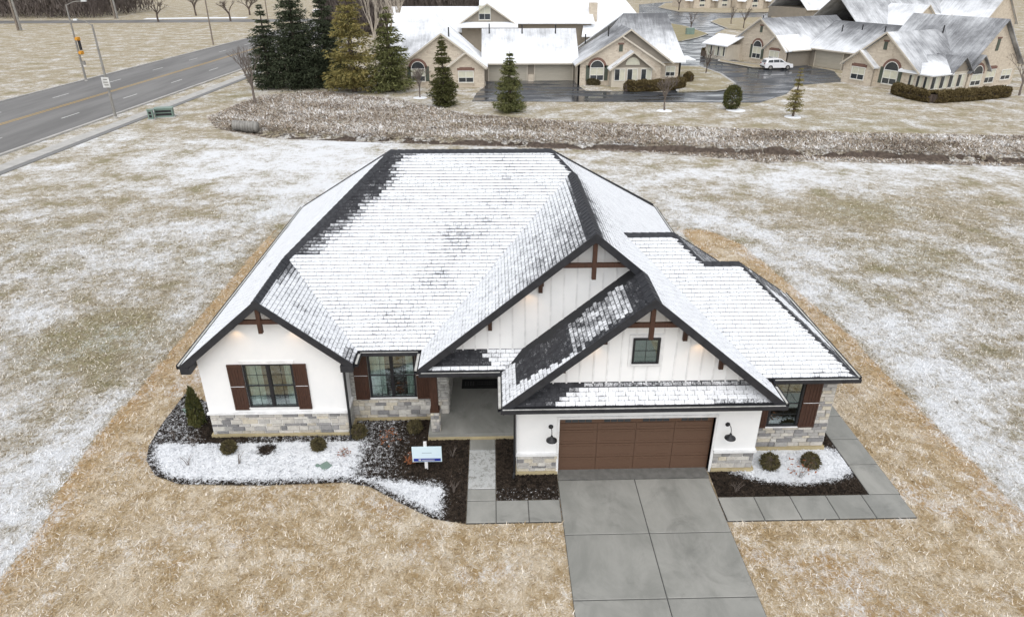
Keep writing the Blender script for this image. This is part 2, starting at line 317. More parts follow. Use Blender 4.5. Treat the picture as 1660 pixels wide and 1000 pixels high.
STRAW = [g2(*p) for p in ((447, 372), (420, 400), (224, 632), (149, 715), (108, 780), (72, 823), (86, 828), (0, 935))] + [(-14, 6), (-16, -6), (22, -6), (22, 8)] + \
        [g2(*p) for p in ((1660, 832), (1500, 672), (1411, 580), (1388, 552), (1240, 427), (1205, 398), (1150, 374), (1095, 370))] + [(12, 37), (-12, 37)]
DITCH = [g2(*p) for p in ((390, 206), (450, 217), (572, 222), (700, 226), (830, 230), (1000, 236), (1100, 240), (1240, 243), (1320, 247), (1400, 248), (1500, 254), (1660, 257))]+[(80, 54), (140, 51)]
BLOB = []   # snow patches: x, y, rx, ry, amount
def blob(u, v, ru, rv, a):
    x, y = g2(u, v); x2, _ = g2(u+ru, v); _, y1 = g2(u, v+rv); _, y0 = g2(u, v-rv); BLOB.append((x, y, abs(x2-x), (abs(y1-y)+abs(y0-y))/2, a))
for b in ((100, 800, 110, 130, .45), (60, 900, 60, 60, .3), (170, 665, 60, 45, .35), (20, 560, 70, 70, .2), (380, 262, 120, 35, .55), (550, 240, 90, 30, .6), (520, 300, 70, 40, .45), (440, 330, 50, 30, .3), (250, 390, 100, 25, .25), (90, 430, 100, 30, .25), (60, 520, 60, 40, .2),
          (1130, 350, 60, 30, .35), (1250, 400, 60, 40, .3), (1330, 480, 60, 50, .3), (1460, 570, 60, 60, .35), (1560, 660, 70, 70, .4), (1640, 760, 60, 60, .4), (1500, 480, 130, 50, .1), (1050, 285, 90, 25, .25), (1280, 290, 120, 20, .45), (1500, 275, 180, 14, .4), (1580, 600, 90, 60, .15),
          (160, 540, 110, 60, -.5), (60, 380, 80, 30, -.15), (250, 330, 90, 30, -.2), (1420, 350, 160, 28, -.3), (1560, 330, 100, 25, -.25), (1330, 330, 80, 18, -.2), (1450, 420, 120, 30, -.15), (640, 265, 60, 25, .3), (80, 190, 90, 25, .15), (150, 225, 130, 14, .25), (560, 175, 130, 22, .3)): blob(*b)
GREEN = []
for (u, v, ru, rv, a) in ((160, 550, 120, 60, 1.), (340, 420, 60, 30, .7), (60, 390, 60, 40, .5), (430, 345, 50, 25, .8), (1400, 340, 110, 25, .7), (1480, 420, 160, 50, .6), (1380, 480, 80, 50, .5), (1350, 610, 60, 40, .8), (1300, 640, 60, 40, .5), (1400, 205, 200, 30, .5), (850, 190, 200, 20, .35), (1150, 150, 60, 20, .7), (380, 155, 40, 12, .8)):
    x, y = g2(u, v); x2, _ = g2(u+ru, v); _, y1 = g2(u, v+rv); _, y0 = g2(u, v-rv); GREEN.append((x, y, abs(x2-x), (abs(y1-y)+abs(y0-y))/2, a))
def ground_attr(X, Y):
    st = sdist(STRAW, X, Y); s = np.where(st > 0, .20, .45)
    s = np.where(Y > 66, .36, s); s = np.where(Y > 100, .30, s); s = np.where(Y > 190, .24, s)
    for (x, y, rx, ry, a) in BLOB: s = s + .55*a*np.exp(-((X-x)/rx)**2-((Y-y)/ry)**2)*(st < .05)
    g = np.full(X.shape, .22)
    for (x, y, rx, ry, a) in GREEN: g = np.maximum(g, a*np.exp(-((X-x)/rx)**2-((Y-y)/ry)**2))
    return np.clip(s, -.3, 1.1), np.clip(st, -3, 3), g
def ground_z(X, Y):
    d = pldist(DITCH, X, Y); z = -.42*np.exp(-(d/.9)**2) - .12*np.exp(-(d/4.)**2)
    return z
xs = np.unique(np.concatenate([np.arange(-60, 80, .7), np.linspace(-900, -60, 26), np.linspace(80, 900, 26)])); ys = np.unique(np.concatenate([np.arange(0, 80, .7), np.arange(80, 260, 4), np.linspace(260, 1500, 16), np.linspace(-250, 0, 10)]))
X, Y = np.meshgrid(xs, ys); sn, st, gr = ground_attr(X, Y); Z = ground_z(X, Y); nx, ny = len(xs), len(ys)
I = np.arange(nx*ny).reshape(ny, nx); F = np.stack([I[:-1, :-1], I[:-1, 1:], I[1:, 1:], I[1:, :-1]], -1).reshape(-1, 4)
props(fast_mesh('lawn', np.stack([X, Y, Z], -1).reshape(-1, 3), F, M['lawn'], {'snow': sn.ravel(), 'straw': st.ravel(), 'green': gr.ravel()}), 'dormant tan lawn with patchy thin snow reaching the horizon', 'lawn', kind='structure')
def strip(line, w, z, name, mat, parent=None, off=0.):
    """flat ribbon of width w along a ground polyline"""
    P = [Vector((p[0], p[1], 0)) for p in line]; L = []; Rr = []
    for i, p in enumerate(P):
        d = P[min(i+1, len(P)-1)]-P[max(i-1, 0)]; d.normalize(); n = Vector((-d.y, d.x, 0)); L.append(p+n*(off+w/2)); Rr.append(p+n*(off-w/2))
    mb = MB()
    for i in range(len(P)-1):
        mb.poly([Rr[i]+Vector((0, 0, z)), Rr[i+1]+Vector((0, 0, z)), L[i+1]+Vector((0, 0, z)), L[i]+Vector((0, 0, z))])
    return mb.build(name, mat, parent)
def flatpoly(pts, z, name, mat, thick=0.):
    mb = MB()
    if thick: mb.prism([(p[0], p[1], z) for p in pts], (0, 0, -thick))
    else: mb.poly([(p[0], p[1], z) for p in pts])
    return mb.build(name, mat)
# ================================================================== THE HOUSE
S = 10/12
HX, HY = 0., 20.
H = thing('house', 'white new-build ranch house with charcoal snow-dusted roof, stone base and brown garage door', 'house', (HX, HY, 0))
def pf(a, b, c): return lambda x, y: a+b*x+c*y
GRX = 4.42                                         # garage gable ridge
PRa = 10.28
ROOF = []   # name, plane coefficients, convex pieces in plan, melt function
def hipdist(x, y): return (x-y+30.4)/math.sqrt(2)    # distance right of the left front hip
def nn(x, y, s, k=0): return noise.noise(Vector((x*s, y*s, k)))
def m_front(x, y):
    d = hipdist(x, y); wd = .18+.34*max(0, math.sin((y-22.9)*.9))+.3*nn(x, y, 1.5)
    m = .20+.10*nn(x, y, .6)+.05*nn(x, y, 2.2)
    if y > 22.9: m = max(m, min(1, .95-(d-wd)*1.1+.35*nn(x, y, 2.8)) if d > wd-.2 else 1.)
    for (bx, by, r, a) in ((-1.4, 23.4, .9, .28), (-2.2, 22.2, .8, .26), (-.3, 24.2, .8, .22), (0.6, 25.6, 1.2, .12), (-3.2, 21.2, .8, .15)): m += a*math.exp(-((x-bx)**2+((y-by)*1.4)**2)/r**2)
    return m
def m_gleft(x, y):                                  # entry gable, left slope
    v = (x+2.5)/5.5; f = (25.6-y)/6.7
    return .24 + .42*max(0, v-.25)*max(0, f+.1)*1.5 + (.35 if x > 2.7 else 0)+.05*nn(x, y, 1.2)
def m_right(x, y):
    m = .06
    if y > 18.9: m += .75*math.exp(-((x-2.98)/.55)**2)*(.4+.6*(y < 25.3)) + .22*math.exp(-((x-3.9)/.7)**2-((y-22.5)/2.2)**2)
    elif x > GRX: m += .6*math.exp(-((x-GRX)/.22)**2)
    return m
def m_garleft(x, y):
    v = (x-.16)/4.26; f = y-16.9
    if y > 19.15: return .2
    if v < .10 or f < .85*(1-v/.6)+.15*nn(x, y, 2.5): return .34
    if .5 < v < .86 and f > .25: return .62+.35*nn(x*1.3, y*1.3, 2)
    return .95
def m_garskirt(x, y):
    m = .22+.05*nn(x, y, 2)
    lim = 1.35+(y-16.9)*1.9
    if x < lim+.5: m += .8*min(1, max(0, (lim+.5-x)/.5))
    if y > 17.36: m += .45
    if x > 6.6 and y < 17.0: m += .35
    return m
def m_porch(x, y):
    if y < 18.93: return .25
    return .95 if x < -.35+.6*nn(x*1.2, y*4, 1) else .28
def m_left(x, y): return -.1 + (.55 if (x < -9.95 and nn(x, y, .8) > .25) else 0) + .7*math.exp(-((x+8.55)**2+((y-24.3)*1.5)**2)/.05)
def m_left2(x, y): return .22+.30*max(0, nn(x, y, .9)+.2)+.5*math.exp(-((x+7.5)/.35)**2)*(y > 21)+.2*math.exp(-((x+7)/.8)**2-((y-22.2)/.8)**2)+.3*(x > -5.0)*(y < 20)
def m_wing(x, y): return .10+.03*nn(x, y, 1)+(.28 if (y < 18.3 and x > 9.9) else .12 if y < 18.2 else 0)
ROOF += [('L', (3.2+S*10.3, S, 0), [[(-10.3, 19.25), (-7.5, 19.25), (-7.5, 22.9), (-10.3, 22.9)], [(-10.3, 22.9), (-7.5, 22.9), (-4, 26.4), (-10.3, 35.7)]], m_left),
 ('L2', (5.533-S*7.5, -S, 0), [[(-7.5, 19.25), (-4.7, 19.25), (-4.7, 20.1), (-7.5, 22.9)]], m_left2),
 ('F', (3.2-S*20.1, 0, S), [[(-4.7, 20.1), (-2.536, 20.1), (2.98, 25.617), (2.196, 26.4), (-4, 26.4), (-7.5, 22.9)]], m_front),
 ('B', (8.45+26.4*5.3/9.3, 0, -5.3/9.3), [[(-10.3, 35.7), (-4, 26.4), (2.196, 26.4), (8.68, 35.7)]], lambda x, y: .05),
 ('G', (7.797-S*2.98, S, 0), [[(-2.536, 18.85), (2.98, 18.85), (2.98, 25.617), (-2.536, 20.1)]], m_gleft),
 ('R', (PRa, -S, 0), [[(GRX, 16.9), (8.68, 16.9), (8.68, 18.85), (GRX, 18.85)], [(2.98, 18.85), (8.68, 18.85), (8.68, 25.617), (2.98, 25.617)], [(2.98, 25.617), (8.68, 25.617), (8.68, 35.7), (2.196, 26.4)]], m_right),
 ('GL', (PRa-2*S*GRX, S, 0), [[(.164, 16.9), (GRX, 16.9), (GRX, 19.4), (.164, 19.4)]], m_garleft),
 ('GS', (3.06-S*16.9, 0, S), [[(.2, 16.9), (8.64, 16.9), (8.12, 17.46), (.74, 17.46)]], m_garskirt),
 ('PS', (3.15-S*18.85, 0, S), [[(-2.5, 18.85), (1.2, 18.85), (1.2, 19.4), (-1.95, 19.4)]], m_porch),
 ('W', (3.2-S*18.05, 0, S), [[(8.3, 18.05), (11.42, 18.05), (8.25, 21.22), (5.2, 21.22)], [(5.2, 21.22), (7.05, 21.22), (6.17, 22.1), (4.4, 22.1)]], m_wing),
 ('WB', (3.2+S*11.42, -S, 0), [[(11.42, 18.05), (11.42, 24.39), (8.25, 21.22)]], lambda x, y: .75 if nn(x, y, .5) > -.1 else .2),
 ('WBb', (5.84+S*21.22, 0, -S), [[(7.05, 21.22), (8.25, 21.22), (11.42, 24.39), (7.05, 24.39)]], lambda x, y: .3),
 ('WA', (6.575+S*6.17, -S, 0), [[(7.05, 21.22), (10.22, 24.39), (10.22, 26.15), (6.17, 22.1)]], lambda x, y: .7),
 ('WAb', (6.575+S*22.1, 0, -S), [[(4.446, 22.1), (6.17, 22.1), (10.22, 26.15), (8.5, 26.15)]], lambda x, y: .1)]
def clip(sub, con):
    out = sub
    for i in range(len(con)):
        a = con[i]; b = con[(i+1) % len(con)]; inp = out; out = []
        if not inp: break
        f = lambda p: (b[0]-a[0])*(p[1]-a[1])-(b[1]-a[1])*(p[0]-a[0])
        for j in range(len(inp)):
            p = inp[j]; q = inp[(j+1) % len(inp)]; fp, fq = f(p), f(q)
            if fp >= -1e-9: out.append(p)
            if (fp > 1e-9 and fq < -1e-9) or (fp < -1e-9 and fq > 1e-9):
                t = fp/(fp-fq); out.append((p[0]+(q[0]-p[0])*t, p[1]+(q[1]-p[1])*t))
    return out
def inside(p, con): return all((con[(i+1) % len(con)][0]-con[i][0])*(p[1]-con[i][1])-(con[(i+1) % len(con)][1]-con[i][1])*(p[0]-con[i][0]) >= -1e-6 for i in range(len(con)))
EXPO, TABW = .142, .30
singles = []      # (priority, plane name, frame, centre, melt) whole tabs near the camera become shingle objects
def area2(c): return sum(c[i][0]*c[(i+1) % len(c)][1]-c[(i+1) % len(c)][0]*c[i][1] for i in range(len(c)))
roofparts = {}
for nm, (a, b, c), polys, mf in ROOF:
    P = pf(a, b, c); sl = math.hypot(b, c); g = (b/sl, c/sl); ud = (-g[1], g[0]); sf = math.sqrt(1+sl*sl); hrow = EXPO/sf
    polys = [p if area2(p) > 0 else p[::-1] for p in polys]
    deck = MB()
    for p in polys: deck.prism([(x, y, P(x, y)) for x, y in p], (0, 0, -.15))
    rp = deck.build('roof', M['deck'], H); roofparts[nm] = rp
    v0 = min(x*g[0]+y*g[1] for p in polys for x, y in p); v1 = max(x*g[0]+y*g[1] for p in polys for x, y in p)
    u0 = min(x*ud[0]+y*ud[1] for p in polys for x, y in p); u1 = max(x*ud[0]+y*ud[1] for p in polys for x, y in p)
    V = []; Fc = []; UV = []; ML = []
    nr = int((v1-v0)/hrow)+1
    for k in range(nr):
        va = v0+k*hrow; vb = va+hrow; uo = u0-TABW+(.5*TABW if k % 2 else 0)+.04*math.sin(k*2.3)
        for j in range(int((u1-u0)/TABW)+3):
            ua = uo+j*TABW; ub = ua+TABW-.008
            q = [(ua, va), (ub, va), (ub, vb), (ua, vb)]; qx = [(u*ud[0]+v*g[0], u*ud[1]+v*g[1]) for u, v in q]
            if area2(qx) < 0: qx = qx[::-1]
            cx = sum(t[0] for t in qx)/4; cy = sum(t[1] for t in qx)/4; cz = P(cx, cy); hid = False
            for n2, (a2, b2, c2), pl2, _ in ROOF:
                if n2 != nm and nm != 'GS' and not (nm == 'PS' and n2 != 'GL') and a2+b2*cx+c2*cy > cz+.13 and any(inside((cx, cy), p if area2(p) > 0 else p[::-1]) for p in pl2): hid = True; break
            if hid: continue
            ml = mf(cx, cy)+random.uniform(-.05, .05)
            whole = len(polys) and any(all(inside(t, p) for t in qx) for p in polys)
            if whole and nm in ('GS', 'PS', 'GL'):
                singles.append((cy-(.0 if nm == 'GS' else -.6 if nm == 'PS' else .4)+(0 if nm != 'GL' else .25*cx), nm, g, ud, (ua+ub)/2, va, ml, P)); continue
            for p in polys:
                cl = clip(qx, p)
                if len(cl) < 3: continue
                n0 = len(V); zz = []
                for (x, y) in cl:
                    t = ((x*g[0]+y*g[1])-va)/hrow; uu = ((x*ud[0]+y*ud[1])-ua)/TABW
                    V.append((x, y, P(x, y)+.020-.016*t)); zz.append((uu, t))
                Fc.append(list(range(n0, n0+len(cl)))); UV.append(zz); ML.append(ml)
                low = [i for i in range(len(cl)) if zz[i][1] < .02]
                if len(low) == 2:
                    i, j2 = low; pa, pb = V[n0+i], V[n0+j2]; n1 = len(V); V += [(pa[0], pa[1], pa[2]-.022), (pb[0], pb[1], pb[2]-.022)]
                    Fc.append([n0+i, n1, n1+1, n0+j2]); UV.append([(zz[i][0], 0), (zz[i][0], 0), (zz[j2][0], 0), (zz[j2][0], 0)]); ML.append(ml+.5)
    if not V: continue
    me = bpy.data.meshes.new('shingle_field'); me.from_pydata(V, [], Fc)
    uvl = me.uv_layers.new(name='UVMap'); uvl.data.foreach_set('uv', [t for f in UV for p in f for t in p])
    at = me.attributes.new('melt', 'FLOAT', 'FACE'); at.data.foreach_set('value', ML)
    link('shingle_field', me, M['shingle'], (0, 0, 0), rp, 'stuff')
# single shingles: the nearest 300
singles.sort(key=lambda t: t[0])
tab = bpy.data.meshes.new('shingle'); hw = TABW/2-.004
tab.from_pydata([(-hw, 0, .020), (hw, 0, .020), (hw, EXPO, .004), (-hw, EXPO, .004), (-hw, 0, -.002), (hw, 0, -.002)], [], [(0, 1, 2, 3), (4, 5, 1, 0)])
ul = tab.uv_layers.new(name='UVMap'); ul.data.foreach_set('uv', [0, 0, 1, 0, 1, 1, 0, 1, 0, 0, 1, 0, 1, 0, 0, 0]); tab.materials.append(M['shingle_o'])
rest = {}
for i, (pr, nm, g, ud, uc, va, ml, P) in enumerate(singles):
    x = uc*ud[0]+va*g[0]; y = uc*ud[1]+va*g[1]; z = P(x, y); e = .1
    up = Vector((g[0], g[1], (P(x+g[0]*e, y+g[1]*e)-z)/e)).normalized(); xv = Vector((-ud[0], -ud[1], 0)) ; zv = xv.cross(up)
    if zv.z < 0: xv = -xv; zv = xv.cross(up)
    if i < 300:
        o = bpy.data.objects.new('shingle', tab); COL.objects.link(o); o['melt'] = float(ml); o.parent = roofparts[nm]
        mat4 = Matrix((xv, up, zv)).transposed().to_4x4(); mat4.translation = Vector((x, y, z))-WL[roofparts[nm].name]; o.matrix_local = mat4
    else:
        rest.setdefault(nm, []).append((Vector((x, y, z)), xv, up, zv, ml))
for nm, L in rest.items():
    V = []; Fc = []; UV = []; ML = []
    for (c0, xv, up, zv, ml) in L:
        n0 = len(V)
        for (px, py, pz) in ((-hw, 0, .020), (hw, 0, .020), (hw, EXPO, .004), (-hw, EXPO, .004), (-hw, 0, -.002), (hw, 0, -.002)): V.append(tuple(c0+xv*px+up*py+zv*pz))
        Fc += [(n0, n0+1, n0+2, n0+3), (n0+4, n0+5, n0+1, n0)]; UV += [0, 0, 1, 0, 1, 1, 0, 1, 0, 0, 1, 0, 1, 0, 0, 0]; ML += [ml, ml+.4]
    me = bpy.data.meshes.new('shingle_field'); me.from_pydata(V, [], Fc); uvl = me.uv_layers.new(name='UVMap'); uvl.data.foreach_set('uv', UV)
    at = me.attributes.new('melt', 'FLOAT', 'FACE'); at.data.foreach_set('value', ML); link('shingle_field', me, M['shingle'], (0, 0, 0), roofparts[nm], 'stuff')
def caps(p, q, w=.15, drop=.12, mat='cap', step=.28):
    p = Vector(p); q = Vector(q); d = q-p; n = max(1, int(d.length/step)); dh = Vector((d.x, d.y, 0)).normalized(); sd_ = Vector((-dh.y, dh.x, 0)); mb = MB()
    for i in range(n):
        a = p+d*(i/n); b = p+d*((i+1)/n)+d*(.03/d.length); a = a+Vector((0, 0, .045)); b = b+Vector((0, 0, .025)); dn_ = Vector((0, 0, -drop))
        mb.poly([a+sd_*w+dn_, a, b, b+sd_*w+dn_]); mb.poly([a, a-sd_*w+dn_, b-sd_*w+dn_, b]); mb.poly([a+sd_*w+dn_, a-sd_*w+dn_, a])
    mb.build('ridge_cap', M[mat], H)
RZ = 8.45
caps((-4, 26.4, RZ), (2.2, 26.4, RZ)); caps((-7.5, 22.9, 5.533), (-4, 26.4, RZ), .2, .12); caps((-7.5, 19.25, 5.533), (-7.5, 22.9, 5.533)); caps((2.98, 18.85, 7.797), (2.98, 25.6, 7.797), .2, .165)
caps((2.196, 26.4, RZ), (2.98, 25.617, 7.797)); caps((2.196, 26.4, RZ), (8.68, 35.7, 3.05), .17); caps((GRX, 16.9, PRa-S*GRX), (GRX, 18.85, PRa-S*GRX), .2, .165); caps((-10.3, 35.7, 3.2), (-4, 26.4, RZ), .15)
caps((4.446, 22.1, 6.575), (6.17, 22.1, 6.575)); caps((6.17, 22.1, 6.575), (7.05, 21.22, 5.84)); caps((7.05, 21.22, 5.84), (8.25, 21.22, 5.84)); caps((8.25, 21.22, 5.84), (11.42, 18.05, 3.2), .13); caps((8.25, 21.22, 5.84), (11.42, 24.39, 3.2), .13); caps((6.17, 22.1, 6.575), (10.22, 26.15, 3.2), .13)
# rake boards and fascia
def rake(p, q, h=.26, t=.05):
    p = Vector(p); q = Vector(q)
    MB().prism([p+Vector((0, 0, .03)), q+Vector((0, 0, .03)), q+Vector((0, 0, -h)), p+Vector((0, 0, -h))], (0, t, 0)).build('rake_board', M['fascia'], H)
def gl(x, top, s): return top-abs(x)*s
rake((-10.3, 19.19, 3.2), (-7.5, 19.19, 5.533)); rake((-7.5, 19.19, 5.533), (-4.7, 19.19, 3.2)); rake((-2.536, 18.79, 3.2), (2.98, 18.79, 7.797)); rake((2.98, 18.79, 7.797), (GRX+.1, 18.79, PRa-S*(GRX+.1)))
rake((.164, 16.84, 3.05), (GRX, 16.84, PRa-S*GRX)); rake((GRX, 16.84, PRa-S*GRX), (8.68, 16.84, 3.05))
MB().box(-10.3, -9.98, 19.18, 19.75, 2.93, 3.17).build('eave_return', M['fascia'], H); MB().box(-5.12, -4.72, 19.18, 19.75, 2.93, 3.17).build('eave_return', M['fascia'], H)
def gutter(p, q, nrm):
    p = Vector(p); q = Vector(q); n = Vector(nrm); d = (q-p).normalized(); mb = MB()
    mb.beam(p+n*.01+Vector((0, 0, -.07)), q+n*.01+Vector((0, 0, -.07)), .02, .15); mb.beam(p+n*.12+Vector((0, 0, -.06)), q+n*.12+Vector((0, 0, -.06)), .018, .13); mb.beam(p+n*.065+Vector((0, 0, -.125)), q+n*.065+Vector((0, 0, -.125)), .11, .02)
    gt = mb.build('gutter', M['fascia'], H)
    MB().beam(p+n*.066+d*.06+Vector((0, 0, -.045)), q+n*.066-d*.06+Vector((0, 0, -.045)), .085, .05).build('gutter_slush', M['gutter_ice'], gt)
gutter((.10, 16.84, 3.05), (8.74, 16.84, 3.05), (0, -1, 0)); gutter((-2.5, 18.79, 3.15), (.16, 18.79, 3.15), (0, -1, 0)); gutter((-4.66, 20.07, 3.2), (-2.6, 20.07, 3.2), (0, -1, 0)); gutter((8.72, 18.02, 3.2), (11.5, 18.02, 3.2), (0, -1, 0))
gutter((.14, 16.86, 3.05), (.14, 18.7, 3.05), (-1, 0, 0)); gutter((11.45, 18.05, 3.2), (11.45, 24.3, 3.2), (1, 0, 0)); gutter((8.71, 16.9, 3.05), (8.71, 17.9, 3.05), (1, 0, 0)); gutter((-10.33, 19.3, 3.2), (-10.33, 35.6, 3.2), (-1, 0, 0)); gutter((-4.68, 19.3, 3.2), (-4.68, 20.0, 3.2), (1, 0, 0)); gutter((-2.56, 18.85, 3.18), (-2.56, 20.0, 3.18), (-1, 0, 0)); gutter((8.71, 26.3, 3.05), (8.71, 35.6, 3.05), (1, 0, 0))
# ---- walls
def holed(x0, x1, z0, z1, holes, y0, y1, mat, name='wall'):
    mb = MB(); xsn = sorted({x0, x1, *[h[0] for h in holes], *[h[1] for h in holes]}); zsn = sorted({z0, z1, *[h[2] for h in holes], *[h[3] for h in holes]})
    for i in range(len(xsn)-1):
        for j in range(len(zsn)-1):
            cx = (xsn[i]+xsn[i+1])/2; cz = (zsn[j]+zsn[j+1])/2
            if not any(h[0] < cx < h[1] and h[2] < cz < h[3] for h in holes): mb.box(xsn[i], xsn[i+1], y0, y1, zsn[j], zsn[j+1])
    return mb.build(name, mat, H)
WLx = (-8.49, -6.84, 1.26, 3.0); WMx = (-4.51, -2.87, 1.02, 2.86); WRx = (9.02, 10.06, 1.0, 2.84)
wl_ = holed(-9.95, -5.2, 0.12, 3.05, [WLx], 19.7, 19.9, M['white'])
MB().prism([(-9.95, 19.702, 3.05), (-5.2, 19.702, 3.05), (-5.2, 19.702, 3.45), (-7.5, 19.702, 5.37), (-9.95, 19.702, 3.34)], (0, .18, 0)).build('wall', M['white'], H)
MB().box(-5.4, -5.2, 19.9, 20.6, .12, 3.05).build('wall', M['white'], H); MB().box(-9.95, -9.75, 19.9, 34, .12, 3.05).build('wall', M['white'], H)
wm_ = holed(-5.2, -1.75, .12, 3.05, [WMx], 20.55, 20.75, M['mortar'])
MB().box(-1.95, -1.75, 20.75, 23.6, .12, 3.05).build('wall', M['mortar'], H)
DX0, DX1, DZ = 1.95, 6.88, 2.2
wg_ = holed(.61, 8.3, .12, 2.95, [(DX0, DX1, 0, DZ)], 17.45, 17.7, M['white'])
MB().box(.61, .8, 17.7, 23.6, .12, 3.1).build('wall', M['white'], H); MB().box(8.1, 8.3, 17.7, 18.6, .12, 2.95).build('wall', M['white'], H)
wr_ = holed(8.3, 11.1, .12, 3.0, [WRx], 18.5, 18.7, M['mortar'])
MB().box(10.9, 11.1, 18.7, 23.9, .12, 3.0).build('wall', M['mortar'], H); MB().box(8.6, 9.9, 25.6, 25.8, .12, 3.0).build('wall', M['white'], H); MB().box(-9.95, 8.4, 35.0, 35.2, .12, 3.0).build('wall', M['white'], H); MB().box(8.2, 8.4, 25.8, 35, .12, 3.0).build('wall', M['white'], H); MB().box(9.7, 9.9, 23.9, 25.6, .12, 3.0).build('wall', M['white'], H)
# gable walls with battens
def gablewall(x0, x1, zb, apx, apz, y, s=S, lim=None):
    pts = [(x0, y, zb), (x1, y, zb), (x1, y, apz-s*abs(x1-apx)), (apx, y, apz), (x0, y, apz-s*abs(x0-apx))]
    if lim: pts = lim
    wlp = MB().prism(pts, (0, .15, 0)).build('wall', M['white'], H)
    return wlp
gg = gablewall(.9, 8.0, 3.0, GRX, PRa-S*GRX-.16, 17.46); mg = gablewall(-2.2, 4.6, 3.05, 2.98, 7.797-.16, 19.4)
def battens(wallobj, x0, x1, zb, topf, y, step=.405, avoid=None):
    x = x0
    while x < x1:
        z1 = topf(x)-.05
        if z1 > zb+.1:
            if avoid and avoid[0]-.06 < x < avoid[1]+.06:
                MB().box(x-.025, x+.025, y-.022, y-.001, zb, avoid[2]-.1).build('batten', M['trim'], wallobj); MB().box(x-.025, x+.025, y-.022, y-.001, avoid[3]+.1, z1).build('batten', M['trim'], wallobj)
            else: MB().box(x-.025, x+.025, y-.022, y-.001, zb, z1).build('batten', M['trim'], wallobj)
        x += step
GW = (4.03, 4.84, 4.2, 5.08)
battens(gg, 1.3, 7.8, 3.5, lambda x: PRa-S*GRX-.2-S*abs(x-GRX), 17.46, avoid=GW); battens(mg, -1.5, 4.3, 3.55, lambda x: 7.797-.2-S*abs(x-2.98), 19.4)
# stones: coursed ashlar, every stone its own piece
def stone_mesh(k):
    rr = random.Random(k); j = lambda a: rr.uniform(-a, a); bm = bmesh.new(); a = .5
    pts = [(-a, 0, 0), (a, 0, 0), (a, 0, 1), (-a, 0, 1)]; vb = [bm.verts.new(p) for p in pts]
    ft = [bm.verts.new((x*.94+j(.012), -1+j(.25), .06+z*.88+j(.03))) for x, _, z in pts]; bm.faces.new(ft)
    for i in range(4): bm.faces.new((vb[i], vb[(i+1) % 4], ft[(i+1) % 4], ft[i]))
    bmesh.ops.recalc_face_normals(bm, faces=bm.faces); me = bpy.data.meshes.new('stone'); bm.to_mesh(me); bm.free(); me.materials.append(M['stone']); return me
STM = [stone_mesh(k) for k in range(6)]; nstone = [0]; stone_rest = {}
def stones(wallobj, x0, x1, z0, z1, y, side=None, holes=(), far=False, seed=1):
    """stone facing on the plane y (facing -y) or, with side=(x, +1/-1), on a plane of constant x running over y in x0..x1"""
    rr = random.Random(seed); z = z0
    while z < z1-.03:
        h = min(rr.choice((.095, .115, .13, .15, .19)), z1-z)
        if z1-z-h < .06: h = z1-z
        x = x0-(rr.uniform(0, .2))
        while x < x1-.02:
            w_ = rr.uniform(.2, .55); xa = max(x, x0); xb = min(x+w_, x1); x += w_
            if x1-x < .1: xb = x1; x = x1
            segs = [(xa, xb)]
            for hx0, hx1, hz0, hz1 in holes:
                if z+h*.5 > hz0 and z+h*.5 < hz1: segs = [s2 for s1 in segs for s2 in ((s1[0], min(s1[1], hx0)), (max(s1[0], hx1), s1[1]))]
            for sa, sb in segs:
                if sb-sa < .05: continue
                me = rr.choice(STM); dpt = rr.uniform(.025, .045)
                if side: lc = Vector((side[0], (sa+sb)/2, z+.006)); rz = math.pi/2*side[1]
                else: lc = Vector(((sa+sb)/2, y, z+.006)); rz = 0
                sc = (sb-sa-.012, dpt, h-.012)
                if nstone[0] < 300 and not far:
                    o = bpy.data.objects.new('stone', me); COL.objects.link(o); o.parent = wallobj; o.location = lc-WL[wallobj.name]; o.scale = sc; o.rotation_euler = (0, 0, rz); nstone[0] += 1
                else: stone_rest.setdefault(wallobj.name, (wallobj, []))[1].append((me, lc, sc, rz))
        z += h
stones(wl_, -9.95, -5.2, .16, 1.0, 19.7, seed=3); stones(wg_, .61, 1.92, .16, .80, 17.45, seed=4); stones(wg_, 6.98, 8.3, .16, .80, 17.45, seed=5)
stones(wr_, 8.3, 11.1, .16, 3.0, 18.5, holes=[(8.42, 10.63, .98, 2.88)], seed=6); stones(wm_, -5.2, -1.75, .16, 1.0, 20.55, seed=8)
stones(wm_, -5.2, -5.02, 1.0, 3.0, 20.55, far=True, seed=9); stones(wm_, -2.38, -1.75, 1.0, 3.0, 20.55, far=True, seed=10); stones(wm_, 20.55, 23.5, .3, 3.0, 0, side=(-1.75, 1), far=True, seed=11); stones(wr_, 18.5, 23.9, .16, 3.0, 0, side=(11.1, 1), far=True, seed=12); stones(wl_, 19.7, 20.5, .16, 1.0, 0, side=(-5.2, 1), far=True, seed=13)
for nm, (wo, L) in stone_rest.items():
    mb = MB()
    for me, lc, sc, rz in L:
        mt = Matrix.Translation(lc) @ Matrix.Rotation(rz, 4, 'Z') @ Matrix.Diagonal((*sc, 1)); n0 = len(mb.v)
        mb.v += [tuple(mt @ v.co) for v in me.vertices]; mb.f += [tuple(n0+i for i in p.vertices) for p in me.polygons]
    mb.build('stone_facing', randmat('stone_mass', [(.5, .49, .46), (.52, .5, .47)], .85, 5, .5, .5), wo, kind='stuff')
def ledge(x0, x1, y0, y1, z, h=.085): MB().box(x0, x1, y0, y1, z, z+h).build('ledge', M['trim'], H)
ledge(-10.0, -5.15, 19.62, 19.72, 1.0); ledge(-5.22, -5.13, 19.72, 20.54, 1.0); ledge(.56, 1.93, 17.37, 17.47, .80); ledge(6.97, 8.35, 17.37, 17.47, .80); ledge(8.27, 8.36, 17.47, 18.4, .80)
